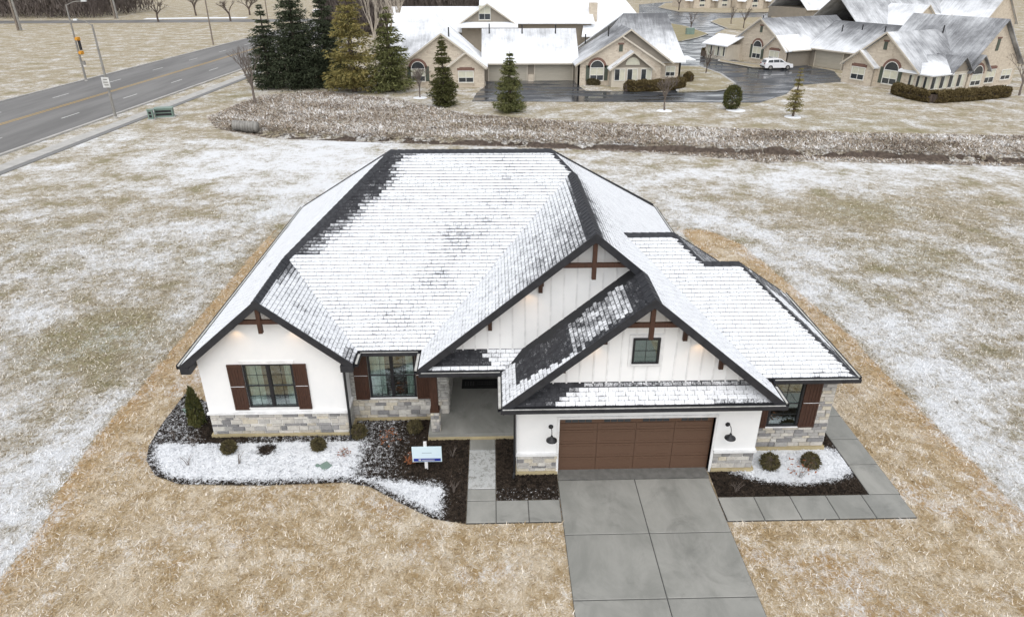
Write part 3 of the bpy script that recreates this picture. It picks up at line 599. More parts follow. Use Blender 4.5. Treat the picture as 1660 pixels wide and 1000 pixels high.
for a in ((-10.02, -5.13, 19.63, 20.5), (-5.13, -1.78, 20.48, 20.9), (.55, 1.93, 17.38, 17.8), (6.96, 8.36, 17.38, 18.5), (8.36, 11.17, 18.43, 18.9), (-2.42, .6, 19.28, 20.4)): MB().box(a[0], a[1], a[2], a[3], -.1, .16).build('foundation', M['found'], H)
# ---- windows
def window(x0, x1, z0, z1, y, units=2, rows=2, cols=2, curtain=True, room=None, hung=True):
    fr = MB(); t = .06
    for (a, b, c_, d) in ((x0, x1, z1-t, z1), (x0, x1, z0, z0+t), (x0, x0+t, z0+t, z1-t), (x1-t, x1, z0+t, z1-t)): fr.box(a, b, y-.035, y+.1, c_, d)
    wn_ = fr.build('window', M['black'], H); ux = (x1-x0-2*t-(units-1)*.11)/units; zm = (z0+z1)/2
    for k in range(units):
        a = x0+t+k*(ux+.11); b = a+ux
        if k: MB().box(a-.11, a, y-.034, y+.1, z0+t, z1-t).build('mullion', M['black'], wn_)
        sashes = ((z0+t, zm-.02), (zm+.02, z1-t)) if hung else ((z0+t, z1-t),)
        if hung: MB().box(a, b, y-.01, y+.05, zm-.02, zm+.02).build('meeting_rail', M['black'], wn_)
        for (c_, d) in sashes:
            MB().box(a, b, y+.02, y+.026, c_, d).build('pane', M['glass'], wn_); mm = MB()
            for q in range(1, cols): mm.box(a+(b-a)*q/cols-.005, a+(b-a)*q/cols+.005, y+.008, y+.018, c_, d)
            for q in range(1, rows): mm.box(a, b, y+.006, y+.019, c_+(d-c_)*q/rows-.005, c_+(d-c_)*q/rows+.005)
            mm.build('muntin', M['black'], wn_)
    MB().box(x0-.03, x1+.03, y-.06, y-.036, z0-.03, z0+.012).build('sill', M['trim'], wn_)
    if room:
        rx0, rx1, ry1 = room; mb = MB(); ry0 = y+.22
        mb.poly([(rx0, ry1, .2), (rx1, ry1, .2), (rx1, ry1, 2.98), (rx0, ry1, 2.98)]); mb.poly([(rx0, ry0, .2), (rx0, ry1, .2), (rx0, ry1, 2.98), (rx0, ry0, 2.98)]); mb.poly([(rx1, ry0, .2), (rx1, ry1, .2), (rx1, ry1, 2.98), (rx1, ry0, 2.98)]); mb.poly([(rx0, ry0, .2), (rx1, ry0, .2), (rx1, ry1, .2), (rx0, ry1, .2)]); mb.poly([(rx0, ry0, 2.98), (rx1, ry0, 2.98), (rx1, ry1, 2.98), (rx0, ry1, 2.98)])
        mb.build('interior_wall', M['room'], H)
    if curtain:
        for (a, b) in ((x0+.04, x0+.56), (x1-.34, x1-.04)):
            mb = MB(); n = 14
            for i in range(n):
                xa = a+(b-a)*i/n; xb = a+(b-a)*(i+1)/n; ya = y+.17+.035*math.sin(i*1.7); yb = y+.17+.035*math.sin((i+1)*1.7); mb.poly([(xa, ya, .35), (xb, yb, .35), (xb, yb, 2.95), (xa, ya, 2.95)])
            mb.build('curtain', M['curtain'], wn_, True)
    return wn_
window(*WLx, 19.7, room=(-9.7, -5.45, 23.6)); window(*WMx, 20.55, room=(-5.1, -2.0, 24.)); window(*WRx, 18.5, units=1, curtain=False, room=(8.4, 10.85, 21.5)); window(*GW, 17.41, units=1, hung=False, curtain=False)
MB().box(GW[0]-.1, GW[1]+.1, 17.425, 17.45, GW[3], GW[3]+.1).box(GW[0]-.1, GW[1]+.1, 17.425, 17.45, GW[2]-.1, GW[2]).box(GW[0]-.1, GW[0], 17.425, 17.45, GW[2], GW[3]).box(GW[1], GW[1]+.1, 17.425, 17.45, GW[2], GW[3]).build('window_trim', M['trim'], H)
MB().box(GW[0]+.02, GW[1]-.02, 17.445, 17.458, GW[2], GW[3]).build('window_shade', simple('grey_green_shade', (.16, .19, .17), (.12, .15, .14), 3), H)
MB().box(WLx[0]-.08, WLx[1]+.08, 19.66, 19.7, 3.0, 3.1).build('window_trim', M['trim'], H)
# ---- shutters
def shutter(x0, x1, z0, z1, y):
    mb = MB().box(x0, x1, y-.03, y-.005, z0, z1); sh = mb.build('shutter', M['wood'], H); n = 4; wd = (x1-x0-.12)/n
    for k in range(n): MB().box(x0+.06+k*wd+.006, x0+.06+(k+1)*wd-.006, y-.045, y-.03, z0+.1, z1-.1).build('plank', M['wood'], sh)
    for (a, b) in ((z0, z0+.1), (z1-.1, z1), ((z0+z1)/2-.05, (z0+z1)/2+.05)): MB().box(x0, x1, y-.058, y-.03, a, b).build('rail', M['wood'], sh)
    for a in (x0, x1-.06): MB().box(a, a+.06, y-.056, y-.03, z0+.1, z1-.1).build('stile', M['wood'], sh)
    MB().box(x0+.02, x1-.02, y-.07, y-.058, (z0+z1)/2+.05, (z0+z1)/2+.062).build('snow_line', M['snow'], sh)
shutter(-9.0, -8.51, 1.18, 2.98, 19.7); shutter(-6.82, -6.38, 1.18, 2.98, 19.7); shutter(-5.03, -4.53, .96, 2.86, 20.55); shutter(-2.85, -2.38, .96, 2.86, 20.55); shutter(8.43, 8.99, .97, 2.84, 18.5); shutter(10.08, 10.63, .97, 2.84, 18.5)
# ---- garage door
gdr = MB().box(DX0, DX1, 17.62, 17.66, .02, DZ).build('garage_door', M['door'], H); sec = (DZ-.02)/4; pw = (DX1-DX0)/4
for r_ in range(4):
    for c_ in range(4):
        x0 = DX0+c_*pw; z0 = .02+r_*sec
        if r_ < 3: MB().box(x0+.012, x0+pw-.012, 17.60, 17.62, z0+.012, z0+sec-.012).build('panel', M['door'], gdr)
        else:
            MB().box(x0+.012, x0+pw-.012, 17.60, 17.62, z0+.012, z0+.26).build('panel', M['door'], gdr)
            for k in range(4): MB().box(x0+.2+k*.215, x0+.39+k*.215, 17.605, 17.62, z0+.29, z0+.45).build('pane', M['darkglass'], gdr)
        MB().box(x0+.11, x0+pw-.11, 17.59, 17.6, z0+.09, z0+.11).box(x0+.11, x0+pw-.11, 17.59, 17.6, z0+(.24 if r_ == 3 else sec-.11), z0+(.255 if r_ == 3 else sec-.09)).build('groove', M['door'], gdr)
MB().box(DX0-.07, DX0, 17.41, 17.66, 0.02, DZ+.09).build('door_trim', M['trim'], H); MB().box(DX1, DX1+.07, 17.41, 17.66, 0.02, DZ+.09).build('door_trim', M['trim'], H); MB().box(DX0, DX1, 17.41, 17.45, DZ, DZ+.09).build('door_trim', M['trim'], H); MB().box(DX0, DX1, 17.60, 17.64, 0.012, .045).build('weather_strip', M['black'], H)
# ---- timber work
def timber(p, q, w_=.14, h=.14, up=(0, 1, 0), name='timber'): MB().beam(p, q, w_, h, up).build(name, M['wood'], H)
def truss(apx, apz, y, zc, halfc, zk):
    timber((apx, y, apz-.12), (apx, y, zk), .13, .13, (0, 1, 0), 'king_post'); MB().box(apx-halfc, apx-.066, y-.05, y+.05, zc-.07, zc+.07).box(apx+.066, apx+halfc, y-.05, y+.05, zc-.07, zc+.07).build('collar_beam', M['wood'], H)
truss(-7.5, 5.45, 19.3, 4.78, .78, 4.38); truss(2.98, 7.72, 18.9, 6.78, 1.02, 6.32); truss(GRX, 6.52, 16.96, 5.76, .92, 5.3)
def bracket(x, z, y): MB().box(x-.07, x+.07, y, y+.55, z-.02, z+.12).box(x-.065, x+.065, y+.38, y+.52, z-.42, z-.021).build('bracket', M['wood'], H)
bracket(1.4, 6.1, 18.9); bracket(-.2, 4.78, 18.9); bracket(3.2, 5.32, 16.98); bracket(5.55, 5.4, 16.98); bracket(2.0, 4.35, 16.98); bracket(6.75, 4.4, 16.98)
def soffit_light(x, y, z):
    MB().lathe([(.06, 0), (.05, .02)], (x, y, z), 10).build('soffit_light', M['lens'], H)
    ld = bpy.data.lights.new('soffit_lamp', 'SPOT'); ld.energy = 3.2; ld.color = (1, .62, .32); ld.spot_size = R(120); ld.spot_blend = .8; ld.shadow_soft_size = .04
    lo = bpy.data.objects.new('soffit_lamp', ld); COL.objects.link(lo); lo.parent = H; lo.location = Vector((x, y, z-.03))-WL[H.name]
soffit_light(-8.45, 19.5, 4.42); soffit_light(-6.55, 19.5, 4.42); soffit_light(1.05, 19.15, 5.8); soffit_light(2.98, 17.2, 5.0) if False else None; soffit_light(2.85, 17.25, 5.0); soffit_light(6.0, 17.25, 5.0)
# ---- porch
MB().box(-2.4, .6, 19.3, 23.6, .16, .30).build('porch_slab', M['concrete'], H); pc = MB().box(-2.3, -2.0, 19.42, 19.72, .30, 1.1).build('pier', M['mortar'], H)
z = .31; rr = random.Random(5)
while z < 1.05:
    h = rr.choice((.09, .12, .14)); h = min(h, 1.1-z); xm = -2.3+rr.uniform(.1, .2)
    for a, b in ((-2.3, xm), (xm, -2.0)):
        o = bpy.data.objects.new('stone', rr.choice(STM)); COL.objects.link(o); o.parent = pc; o.location = Vector(((a+b)/2, 19.42, z))-WL[pc.name]; o.scale = (b-a-.01, .03, h-.01)
    o = bpy.data.objects.new('stone', rr.choice(STM)); COL.objects.link(o); o.parent = pc; o.location = Vector((-2.0, 19.57, z))-WL[pc.name]; o.scale = (.29, .03, h-.01); o.rotation_euler = (0, 0, math.pi/2); z += h
MB().box(-2.27, -2.03, 19.45, 19.69, 1.1, 2.78).build('post', M['wood'], H); MB().box(-2.31, -1.99, 19.41, 19.73, 1.1, 1.2).build('post_base', M['wood'], H)
MB().box(-2.4, .6, 19.40, 19.72, 2.78, 3.04).build('porch_beam', M['trim'], H); MB().box(-1.75, .6, 19.72, 23.6, 2.95, 3.0).build('porch_ceiling', M['trim'], H); MB().box(-1.75, .6, 23.6, 23.8, .16, 3.0).build('wall', M['white'], H)
fd = MB().box(-1.1, 0., 23.54, 23.6, .3, 2.5).build('front_door', M['wood'], H); MB().box(-.95, -.15, 23.52, 23.54, 1.4, 2.35).build('pane', M['darkglass'], fd); MB().lathe([(.03, 0), (.03, .05)], (-.98, 23.49, 1.25), 8, 'y').build('handle', M['black'], fd)
def downspout(path): MB().tube(path, .045, 4).build('downspout', M['black'], H)
downspout([(-4.78, 19.45, 3.05), (-5.1, 19.55, 2.85), (-5.12, 19.55, .35), (-5.12, 19.3, .12)]); downspout([(.3, 17.0, 2.95), (.54, 17.36, 2.7), (.54, 17.36, .2), (.5, 17.15, .1)])
def lamp(x, z):
    l = MB().lathe([(.075, 0), (.075, .03), (.03, .05)], (x, 17.45, z), 14, 'y'); l.v = [(a, 17.45-(b-17.45), c_) for a, b, c_ in l.v]
    wlmp = l.build('wall_lamp', M['black'], H); MB().tube([(x, 17.41, z), (x, 17.3, z+.09), (x, 17.15, z+.10), (x, 17.08, z+.02), (x, 17.08, z-.1)], .013, 6).build('arm', M['black'], wlmp)
    MB().lathe([(.03, .0), (.045, -.06), (.07, -.09), (.17, -.16), (.175, -.19), (.165, -.19), (.06, -.11), (.02, -.1)], (x, 17.08, z-.08), 20).build('shade', M['black'], wlmp, True)
lamp(1.68, 1.92); lamp(7.28, 1.90)
# ================================================================== THE LOT: drive, walks, beds
def slabs(name, rects, z, gap=.012, thick=.12, snow=None):
    base = MB()
    for (x0, x1, y0, y1) in rects: base.box(x0+.002, x1-.002, y0+.002, y1-.002, z-thick, z-.02)
    b = base.build(name, simple(name+'_joint', (.07, .07, .068)), kind='structure')
    for i, (x0, x1, y0, y1) in enumerate(rects):
        mb = MB(); g = gap; e = .02; n0 = 0
        mb.v = [(x0+g, y0+g, z-.05), (x1-g, y0+g, z-.05), (x1-g, y1-g, z-.05), (x0+g, y1-g, z-.05), (x0+g, y0+g, z-.012), (x1-g, y0+g, z-.012), (x1-g, y1-g, z-.012), (x0+g, y1-g, z-.012), (x0+g+e, y0+g+e, z), (x1-g-e, y0+g+e, z), (x1-g-e, y1-g-e, z), (x0+g+e, y1-g-e, z)]
        mb.f = [(8, 9, 10, 11)]+[(a, (a+1) % 4, 4+(a+1) % 4, 4+a) for a in range(4)]+[(4+a, 4+(a+1) % 4, 8+(a+1) % 4, 8+a) for a in range(4)]
        o = mb.build('slab', M['concrete'], b); o['snow'] = float(snow[i]) if snow else 0.
    return b
dr = []
for (y0, y1) in ((14.75, 17.10), (12.45, 14.75), (10.15, 12.45), (7.85, 10.15), (5.5, 7.85), (3.0, 5.5)): dr += [(1.92, 4.40, y0, y1), (4.40, 6.82, y0, y1)]
props(slabs('driveway', dr, .05), 'plain grey concrete driveway of two columns of slabs below the garage door', 'driveway')
props(MB().box(1.94, 6.84, 17.11, 17.6, -.05, .055).build('garage_apron', simple('apron_concrete', (.12, .12, .11), (.17, .165, .155), 5, .8, .2), kind='structure'), 'dark concrete apron strip under the garage door', 'apron')
props(slabs('front_walk', [(-.97, -.07, 18.72, 19.28), (-.97, -.07, 16.75, 18.72), (-.97, -.07, 16.22, 16.75), (-.97, -.07, 15.28, 16.22), (-.07, .92, 15.28, 16.22), (.92, 1.90, 15.28, 16.22)], .06, snow=[.15, .62, .1, 0, 0, 0]), 'concrete front walk turning from the driveway to the porch, partly frosted', 'path')
sw = [(6.84+i*1.13, 6.84+(i+1)*1.13, 15.17, 16.19) for i in range(4)]+[(11.36, 12.58, 15.17, 16.19)]
yy = 16.19
for dy in (1.42, 1.35, 1.35, 1.4, 1.4, 1.4): sw.append((11.62, 12.62, yy, yy+dy)); yy += dy
props(slabs('side_walk', sw, .06), 'concrete side walk running from the driveway round the right bed', 'path')
BEDL = [g2(*p) for p in ((300, 640), (262, 690), (241, 725), (238, 748), (252, 772), (292, 786), (420, 788), (560, 783), (600, 790), (652, 818), (700, 841), (755, 850))] + [(-.98, 15.25), (-.98, 19.3), (-2.4, 19.3), (-2.4, 20.5), (-5.1, 20.5), (-5.1, 19.66), (-10.0, 19.66), (-10.0, 21.3)]
BEDR = [(6.9, 17.38), (6.86, 16.2), (11.6, 16.2), (11.6, 19.9), (11.12, 19.9), (11.12, 18.45), (8.34, 18.45), (8.34, 17.4)]
BEDS = [(-.06, 19.28), (-.06, 16.23), (1.9, 16.23), (1.92, 17.4), (.56, 17.4), (.56, 19.28)]
def bed_snow(k, X, Y):
    if k == 0:
        d = sdist(BEDL, X, Y); s = np.where(X < -5.4, .86, .0); s = np.maximum(s, .86*np.clip((-4.4-X)/1.2+.5, 0, 1)); fr = np.clip((17.55+.0*X-Y)/.8, 0, 1)*np.clip((-1.35-X)/.6, 0, 1); fr2 = np.clip((18.1-(X+6)*.18-Y)/.6, 0, 1)*np.clip((-1.5-X)/.6, 0, 1)
        s = np.maximum(s, np.maximum(fr, fr2)*.86); s = np.maximum(s, .42*np.clip((-2.2-X)/1.5, 0, 1)); s = np.where(Y > 19.3, np.minimum(s, .45), s)
        for (bx, by, r) in ((-9.6, 20.2, .8), (-7.9, 18.9, .3)): s = s-.9*np.exp(-((X-bx)**2+(Y-by)**2)/r**2)
        s = np.where(d < .30, np.minimum(s, .35+1.2*d), s); return np.where((d < .3) & (X > -1.5), .1, s)
    if k == 1: return 1.05-.75*np.clip((np.hypot((X-9.75)/2.1, (Y-17.75)/1.0)-.78)*2.6, 0, 1.5)
    return np.where(Y < 16.75, .30, .06)
for k, (bed, lab) in enumerate(((BEDL, 'left mulch bed half under snow in front of the left wing'), (BEDR, 'right mulch bed with a snow-covered middle beside the garage'), (BEDS, 'small dark mulch bed between the front walk and the garage'))):
    P = np.array(bed); x0, y0 = P.min(0); x1, y1 = P.max(0); st_ = .16; V = []; Fc = []; bl = bed if area2(bed) > 0 else bed[::-1]
    for i in range(int((x1-x0)/st_)+1):
        for j in range(int((y1-y0)/st_)+1):
            cell = [(x0+i*st_, y0+j*st_), (x0+(i+1)*st_, y0+j*st_), (x0+(i+1)*st_, y0+(j+1)*st_), (x0+i*st_, y0+(j+1)*st_)]; cl = clip(bl, cell)
            if len(cl) < 3 or abs(area2(cl)) < 1e-4: continue
            n0 = len(V); V += [(x, y, .02+.03*noise.noise(Vector((x*2.5, y*2.5, 0)))+.02) for x, y in cl]; Fc.append(tuple(range(n0, n0+len(cl))))
    me = bpy.data.meshes.new('mulch_bed'); me.from_pydata(V, [], Fc); VA = np.array(V); at = me.attributes.new('snow', 'FLOAT', 'POINT'); at.data.foreach_set('value', bed_snow(k, VA[:, 0], VA[:, 1]).astype(np.float32))
    bo = props(link('mulch_bed', me, M['mulch'], (0, 0, 0), None, 'structure'), lab, 'flower bed')
    n = int(abs(area2(bed))/2*520); rg = np.random.default_rng(k+4); X = rg.uniform(x0, x1, n*3); Y = rg.uniform(y0, y1, n*3); ok = (sdist(bed, X, Y) > .02) & (rg.random(len(X)) < np.clip(1.55-1.4*bed_snow(k, X, Y), .25, 1)); X = X[ok]; Y = Y[ok]; m_ = len(X)
    a = rg.uniform(0, 6.283, m_); L = rg.uniform(.03, .085, m_); wv = L*rg.uniform(.3, .6, m_); tl = rg.uniform(-.03, .03, (m_, 2)); z0_ = rg.uniform(.035, .075, m_); dx, dy = np.cos(a), np.sin(a)
    Q = np.stack([np.stack([X-dx*L/2-dy*wv/2, Y-dy*L/2+dx*wv/2, z0_], -1), np.stack([X+dx*L/2-dy*wv/2, Y+dy*L/2+dx*wv/2, z0_+tl[:, 0]], -1), np.stack([X+dx*L/2+dy*wv/2, Y+dy*L/2-dx*wv/2, z0_+tl[:, 1]+.01], -1), np.stack([X-dx*L/2+dy*wv/2, Y-dy*L/2-dx*wv/2, z0_+.01], -1)], 1).reshape(-1, 3)
    sv = np.repeat(bed_snow(k, X, Y)-.06, 4); fast_mesh('mulch_chips', Q, np.arange(m_*4).reshape(-1, 4), M['mulch'], {'snow': sv}, parent=bo, kind='stuff')
# ---- lawn blades near the house
rg = np.random.default_rng(11); N = 620000
X = rg.uniform(-34, 36, N); Y = 8+rg.random(N)**1.25*46
hidehouse = (X > -10.2) & (X < 8.6) & (Y > 19.6) & (Y < 35.5) | (X > .5) & (X < 11.2) & (Y > 17.3) & (Y < 24) | (X > -2.5) & (X < .7) & (Y > 19.2)
ok = (rg.random(N) < np.clip(1-(Y-26)/26, 0, 1)) & ~hidehouse & ~((X > 1.88) & (X < 6.86) & (Y < 17.5)) & ~((X > -1) & (X < 2) & (Y > 15.25) & (Y < 19.4)) & ~((X > 6.8) & (X < 12.65) & (Y > 15.13) & (Y < 24.6) & ((Y < 16.22) | (X > 11.58)))
for bed in (BEDL, BEDR, BEDS): ok &= sdist(bed, X, Y) < .0
X = X[ok]; Y = Y[ok]; m_ = len(X); sn, st, gr = ground_attr(X, Y); a = rg.uniform(0, 6.283, m_); L = rg.uniform(.04, .14, m_)*(1+Y/60); h = rg.uniform(.01, .07, m_)*(1+Y/80); wv = rg.uniform(.005, .013, m_)*(1+Y/30)
dx, dy = np.cos(a), np.sin(a)
Q = np.stack([np.stack([X-dy*wv, Y+dx*wv, 0*X], -1), np.stack([X+dy*wv, Y-dx*wv, 0*X], -1), np.stack([X+dx*L, Y+dy*L, h], -1)], 1).reshape(-1, 3)
Q[:, 2] += np.repeat(ground_z(X, Y), 3)+.003
props(fast_mesh('lawn_grass', Q, np.arange(m_*3).reshape(-1, 3), M['blades'], {'snow': np.repeat(sn+.02, 3), 'straw': np.repeat(st, 3), 'green': np.repeat(gr, 3), 'rnd': np.repeat(rg.random(m_), 3)}, kind='stuff'), 'short matted dormant grass and straw around the house', 'grass')
# ---- plants by the house
def leaf_ball(c, r, n, squash=1., leaf=.045, seed=0, shape=None):
    rg = np.random.default_rng(seed); d = rg.normal(size=(n, 3)); d /= np.linalg.norm(d, axis=1)[:, None]; rad = r*(rg.uniform(.55, 1, n)**.5)*(1+.10*np.sin(d[:, 0]*7+seed)*np.cos(d[:, 1]*6))
    p = d*rad[:, None]; p[:, 2] = p[:, 2]*squash
    if shape is not None: p = shape(p)
    p += np.array(c); t = rg.normal(size=(n, 3)); t /= np.linalg.norm(t, axis=1)[:, None]; b = np.cross(t, d); b /= np.linalg.norm(b, axis=1)[:, None]+1e-6; s = leaf*rg.uniform(.6, 1.3, n)[:, None]
    Q = np.stack([p-b*s*.5, p+b*s*.5, p+(t*.5+d*.8)*s*1.6], 1).reshape(-1, 3); return Q, np.arange(n*3).reshape(-1, 3)
def shrub(name, label, c, r, mat, n=1500, squash=.9, leaf=.05, group=None, seed=0, cat='shrub'):
    t = thing(name, label, cat, (c[0], c[1], 0), group); core = MB().lathe([(r*.35, .02), (r*.72, r*.4), (r*.8, r*.8*squash), (r*.55, r*1.4*squash), (r*.15, r*1.7*squash)], (c[0], c[1], 0), 9); 
    fast_mesh('foliage', leaf_ball((c[0], c[1], r*squash*.95), r, n, squash, leaf, seed)[0], np.arange(n*3).reshape(-1, 3), mat, parent=t).location = -WL[t.name]
    core.build('stem', M['bark'], t); return t
LS = ['round brown-green shrub in the snow at the left end of the front bed', 'round shrub in the snow below the right shutter of the left wing', 'round shrub at the inner corner by the dark downspout', 'round shrub in dark mulch beside the porch pier', 'round shrub left of the red-leaved plant in the right bed', 'round shrub right of the red-leaved plant in the right bed']
for i, ((u, v), r) in enumerate((((372, 733), .24), ((517, 728), .23), ((582, 708), .27), ((673, 700), .25), ((1246, 758), .29), ((1312, 756), .28))):
    x, y, _ = G(u, v, .0); shrub('boxwood', LS[i], (x, y), r, M['box'], 1700, .92, .045, 'round shrubs in the beds', i)
x, y, _ = G(322, 690); t = thing('upright_evergreen', 'tall dark green pointed evergreen at the left corner of the house', 'shrub', (x, y, 0))
def cone(p): q = p.copy(); k = (q[:, 2]+1)/2; q[:, :2] *= (1.05-k*.8)[:, None]; return q
Q, Fq = leaf_ball((0, 0, 0), 1., 3200, 1., .13, 3, cone); Q = Q*np.array([.36, .36, .80])+np.array([x, y, .80]); fast_mesh('foliage', Q, Fq, M['juniper'], parent=t).location = -WL[t.name]; MB().tube([(x, y, 0), (x, y, 1.2)], [.05, .02], 6).build('stem', M['bark'], t)
def twigs(c, n, h, spread, seed, r=.006):
    rr = random.Random(seed); mb = MB()
    for i in range(n):
        a = rr.uniform(0, 6.28); s_ = rr.uniform(.3, 1)*spread; hh = h*rr.uniform(.6, 1); p0 = Vector((c[0]+rr.uniform(-.04, .04), c[1]+rr.uniform(-.04, .04), .03)); p2 = p0+Vector((math.cos(a)*s_, math.sin(a)*s_, hh)); p1 = (p0+p2)/2+Vector((-math.cos(a)*s_*.15, -math.sin(a)*s_*.15, hh*.1)); mb.tube([p0, p1, p2], [r, r*.8, r*.4], 4)
        for q in range(2): mb.tube([p1.lerp(p2, .3+.3*q), p1.lerp(p2, .8)+Vector((rr.uniform(-.12, .12), rr.uniform(-.12, .12), .05))], [r*.6, r*.3], 3)
    return mb
def leafy(name, label, c, h, spread, seed, leaves, mat, lr=.06, cat='plant'):
    t = thing(name, label, cat, (c[0], c[1], 0)); twigs(c, 9, h, spread, seed).build('stem', M['greybark'], t)
    if leaves:
        rr = random.Random(seed+1); mb = MB()
        for k in range(leaves):
            a = rr.uniform(0, 6.28); d = spread*rr.uniform(.2, 1); p = Vector((c[0]+math.cos(a)*d, c[1]+math.sin(a)*d, h*rr.uniform(.45, 1))); e1 = Vector((rr.uniform(-1, 1), rr.uniform(-1, 1), rr.uniform(-.4, .4))).normalized()*lr; e2 = Vector((rr.uniform(-1, 1), rr.uniform(-1, 1), rr.uniform(-.4, .4))).normalized()*lr*.6; mb.poly([p-e1, p-e2, p+e1, p+e2])
        mb.build('leaves', mat, t)
    return t
gx = lambda u, v: G(u, v)[:2]
leafy('shrub', 'bare shrub with a few red-brown leaves between the two round shrubs in the right bed', gx(1296, 775), .55, .5, 1, 26, M['rust'], .06)
leafy('shrub', 'bare shrub with pale rust leaves in the dark mulch left of the yard sign', gx(634, 722), .6, .42, 2, 60, M['rust'], .05); leafy('shrub', 'low rust-brown perennial just left of the yard sign', gx(668, 752), .35, .25, 3, 130, M['rust'], .05); leafy('shrub', 'low rust clump in snow left of the dark mulch', gx(557, 738), .16, .25, 4, 40, M['rust'], .04)
for i, (u, v, lab) in enumerate(((283, 712, 'bare twiggy shrub in snow by the left corner evergreen'), (315, 725, 'bare twiggy shrub in snow just left of the stone corner'), (306, 755, 'bare reddish twig clump near the front edge of the left bed'), (388, 752, 'low twig clump in snow in front of the left window'), (733, 742, 'bare thin shrub in dark mulch right of the yard sign'), (735, 800, 'bare twig clump in mulch beside the lower front walk'), (1192, 800, 'bare twig clump at the garage corner of the right bed'))): leafy('twig_shrub', lab, gx(u, v), .42, .22, 10+i, 0, None)
for (u, v, sx, lab) in ((528, 757, .22, 'flat green plastic valve box lid in the snowy left bed'), (515, 757, .07, 'small round green cap beside the valve box lid'), (305, 666, .2, 'green utility lid beside the corner evergreen')):
    x, y = gx(u, v); MB().lathe([(sx, .03), (sx, .08), (sx*.9, .10)], (x, y, 0), 4 if sx > .1 else 10).build('valve_lid', M['utilgreen']); o = bpy.data.objects[-1] if False else None
    for ob in COL.objects:
        if ob.name.startswith('valve_lid') and 'label' not in ob: props(ob, lab, 'utility cover', 'green utility covers in the bed')
# ---- yard sign, door mat
t = thing('yard_sign', 'white and blue yard sign on a white post in the dark mulch', 'sign', (-2.34, 17.75, 0)); MB().box(-2.40, -2.30, 17.76, 17.84, 0, 1.12).build('post', M['trim'], t)
pn = MB().box(-2.78, -1.82, 17.72, 17.75, .38, .98).build('panel', simple('sign_pale_blue', (.60, .74, .80), (.64, .76, .82), 1, .4), t); MB().box(-2.74, -1.86, 17.712, 17.72, .41, .52).build('blue_band', simple('sign_blue', (.012, .03, .28)), pn)
mk = MB(); 
for (a, b, c_, d) in ((-2.58, -2.50, .44, .50), (-2.47, -2.06, .455, .475),): mk.box(a, b, 17.705, 17.712, c_, d)
mk.build('white_marks', M['wpaint'], pn); MB().box(-2.46, -2.14, 17.712, 17.72, .74, .755).build('grey_line', simple('sign_grey', (.30, .38, .42)), pn)
mt = props(MB().box(-1.36, .25, 22.1, 22.75, .30, .315).build('door_mat', simple('black_mat', (.012, .012, .012), (.02, .02, .02), 9, .95)), 'black door mat with faint grey lettering on the porch floor', 'door mat')
mk = MB()
for k in range(4): mk.box(-1.24+k*.10, -1.19+k*.10, 22.28, 22.58, .315, .319)
for a, b, yy in ((-.76, .14, 22.50), (-.76, -.12, 22.36)):
    x = a; rr = random.Random(4)
    while x < b: w_ = rr.uniform(.03, .06); mk.box(x, x+w_, yy, yy+.07, .315, .319); x += w_+.025
mk.build('lettering', simple('mat_grey', (.04, .04, .04)), mt)
# ================================================================== STREET ON THE LEFT
ya = np.array(G(0, 202.5)[:2]); yb = np.array(G(391, 86)[:2]); rd = (yb-ya)/np.linalg.norm(yb-ya); rn = np.array([-rd[1], rd[0]])
def off(u, v): return float(np.dot(np.array(G(u, v)[:2])-ya, rn))
def rp_(t, o): p = ya+rd*t+rn*o; return (float(p[0]), float(p[1]))
o_near = off(200, 181); o_far = off(200, 115); T0, T1 = -70, 150
def ribbon(name, o0, o1, z, mat, t0=T0, t1=T1, thick=0., kind='structure', n=1, parent=None):
    mb = MB()
    for k in range(n):
        a = t0+(t1-t0)*k/n; b = t0+(t1-t0)*(k+1)/n; pts = [(*rp_(a, o0), z), (*rp_(b, o0), z), (*rp_(b, o1), z), (*rp_(a, o1), z)]
        if thick: mb.prism(pts, (0, 0, -thick))
        else: mb.poly(pts)
    return mb.build(name, mat, parent, kind=kind if not parent else None)
road = props(ribbon('road', o_near, o_far, .03, M['road']), 'four lane grey asphalt road with yellow centre line', 'road')
ribbon('centre_line', -.28, -.14, .036, M['yellow'], parent=road); ribbon('centre_line', .14, .28, .036, M['yellow'], parent=road)
for o_ in (o_near/2, o_far/2):
    mb = MB(); t = T0
    while t < T1: mb.poly([(*rp_(t, o_-.08), .036), (*rp_(t+3.2, o_-.08), .036), (*rp_(t+3.2, o_+.08), .036), (*rp_(t, o_+.08), .036)]); t += 12.2
    mb.build('lane_dashes', M['wpaint'], road)
for o_, sg in ((o_near, -1), (o_far, 1)): props(ribbon('kerb', o_, o_+sg*.35, .14, M['oldconcrete'], thick=.14), ('near' if sg < 0 else 'far')+' concrete kerb of the asphalt road', 'kerb')
ow = off(200, 198.5); props(ribbon('pavement', ow-.6, ow+.8, .05, M['oldconcrete'], thick=.1), 'narrow concrete pavement beside the road', 'pavement'); props(ribbon('kerb', ow-1.3, ow-.65, .05, simple('dark_edge', (.20, .20, .195)), thick=.1), 'dark asphalt edge beside the narrow pavement', 'kerb')
def linestrip(name, u0, v0, u1, v1, w_, z, mat, lab, cat):
    a = np.array(G(u0, v0)[:2]); b = np.array(G(u1, v1)[:2]); d = (b-a)/np.linalg.norm(b-a); return props(strip([a-d*150, a, b, b+d*120], w_, z, name, mat), lab, cat, kind='structure')
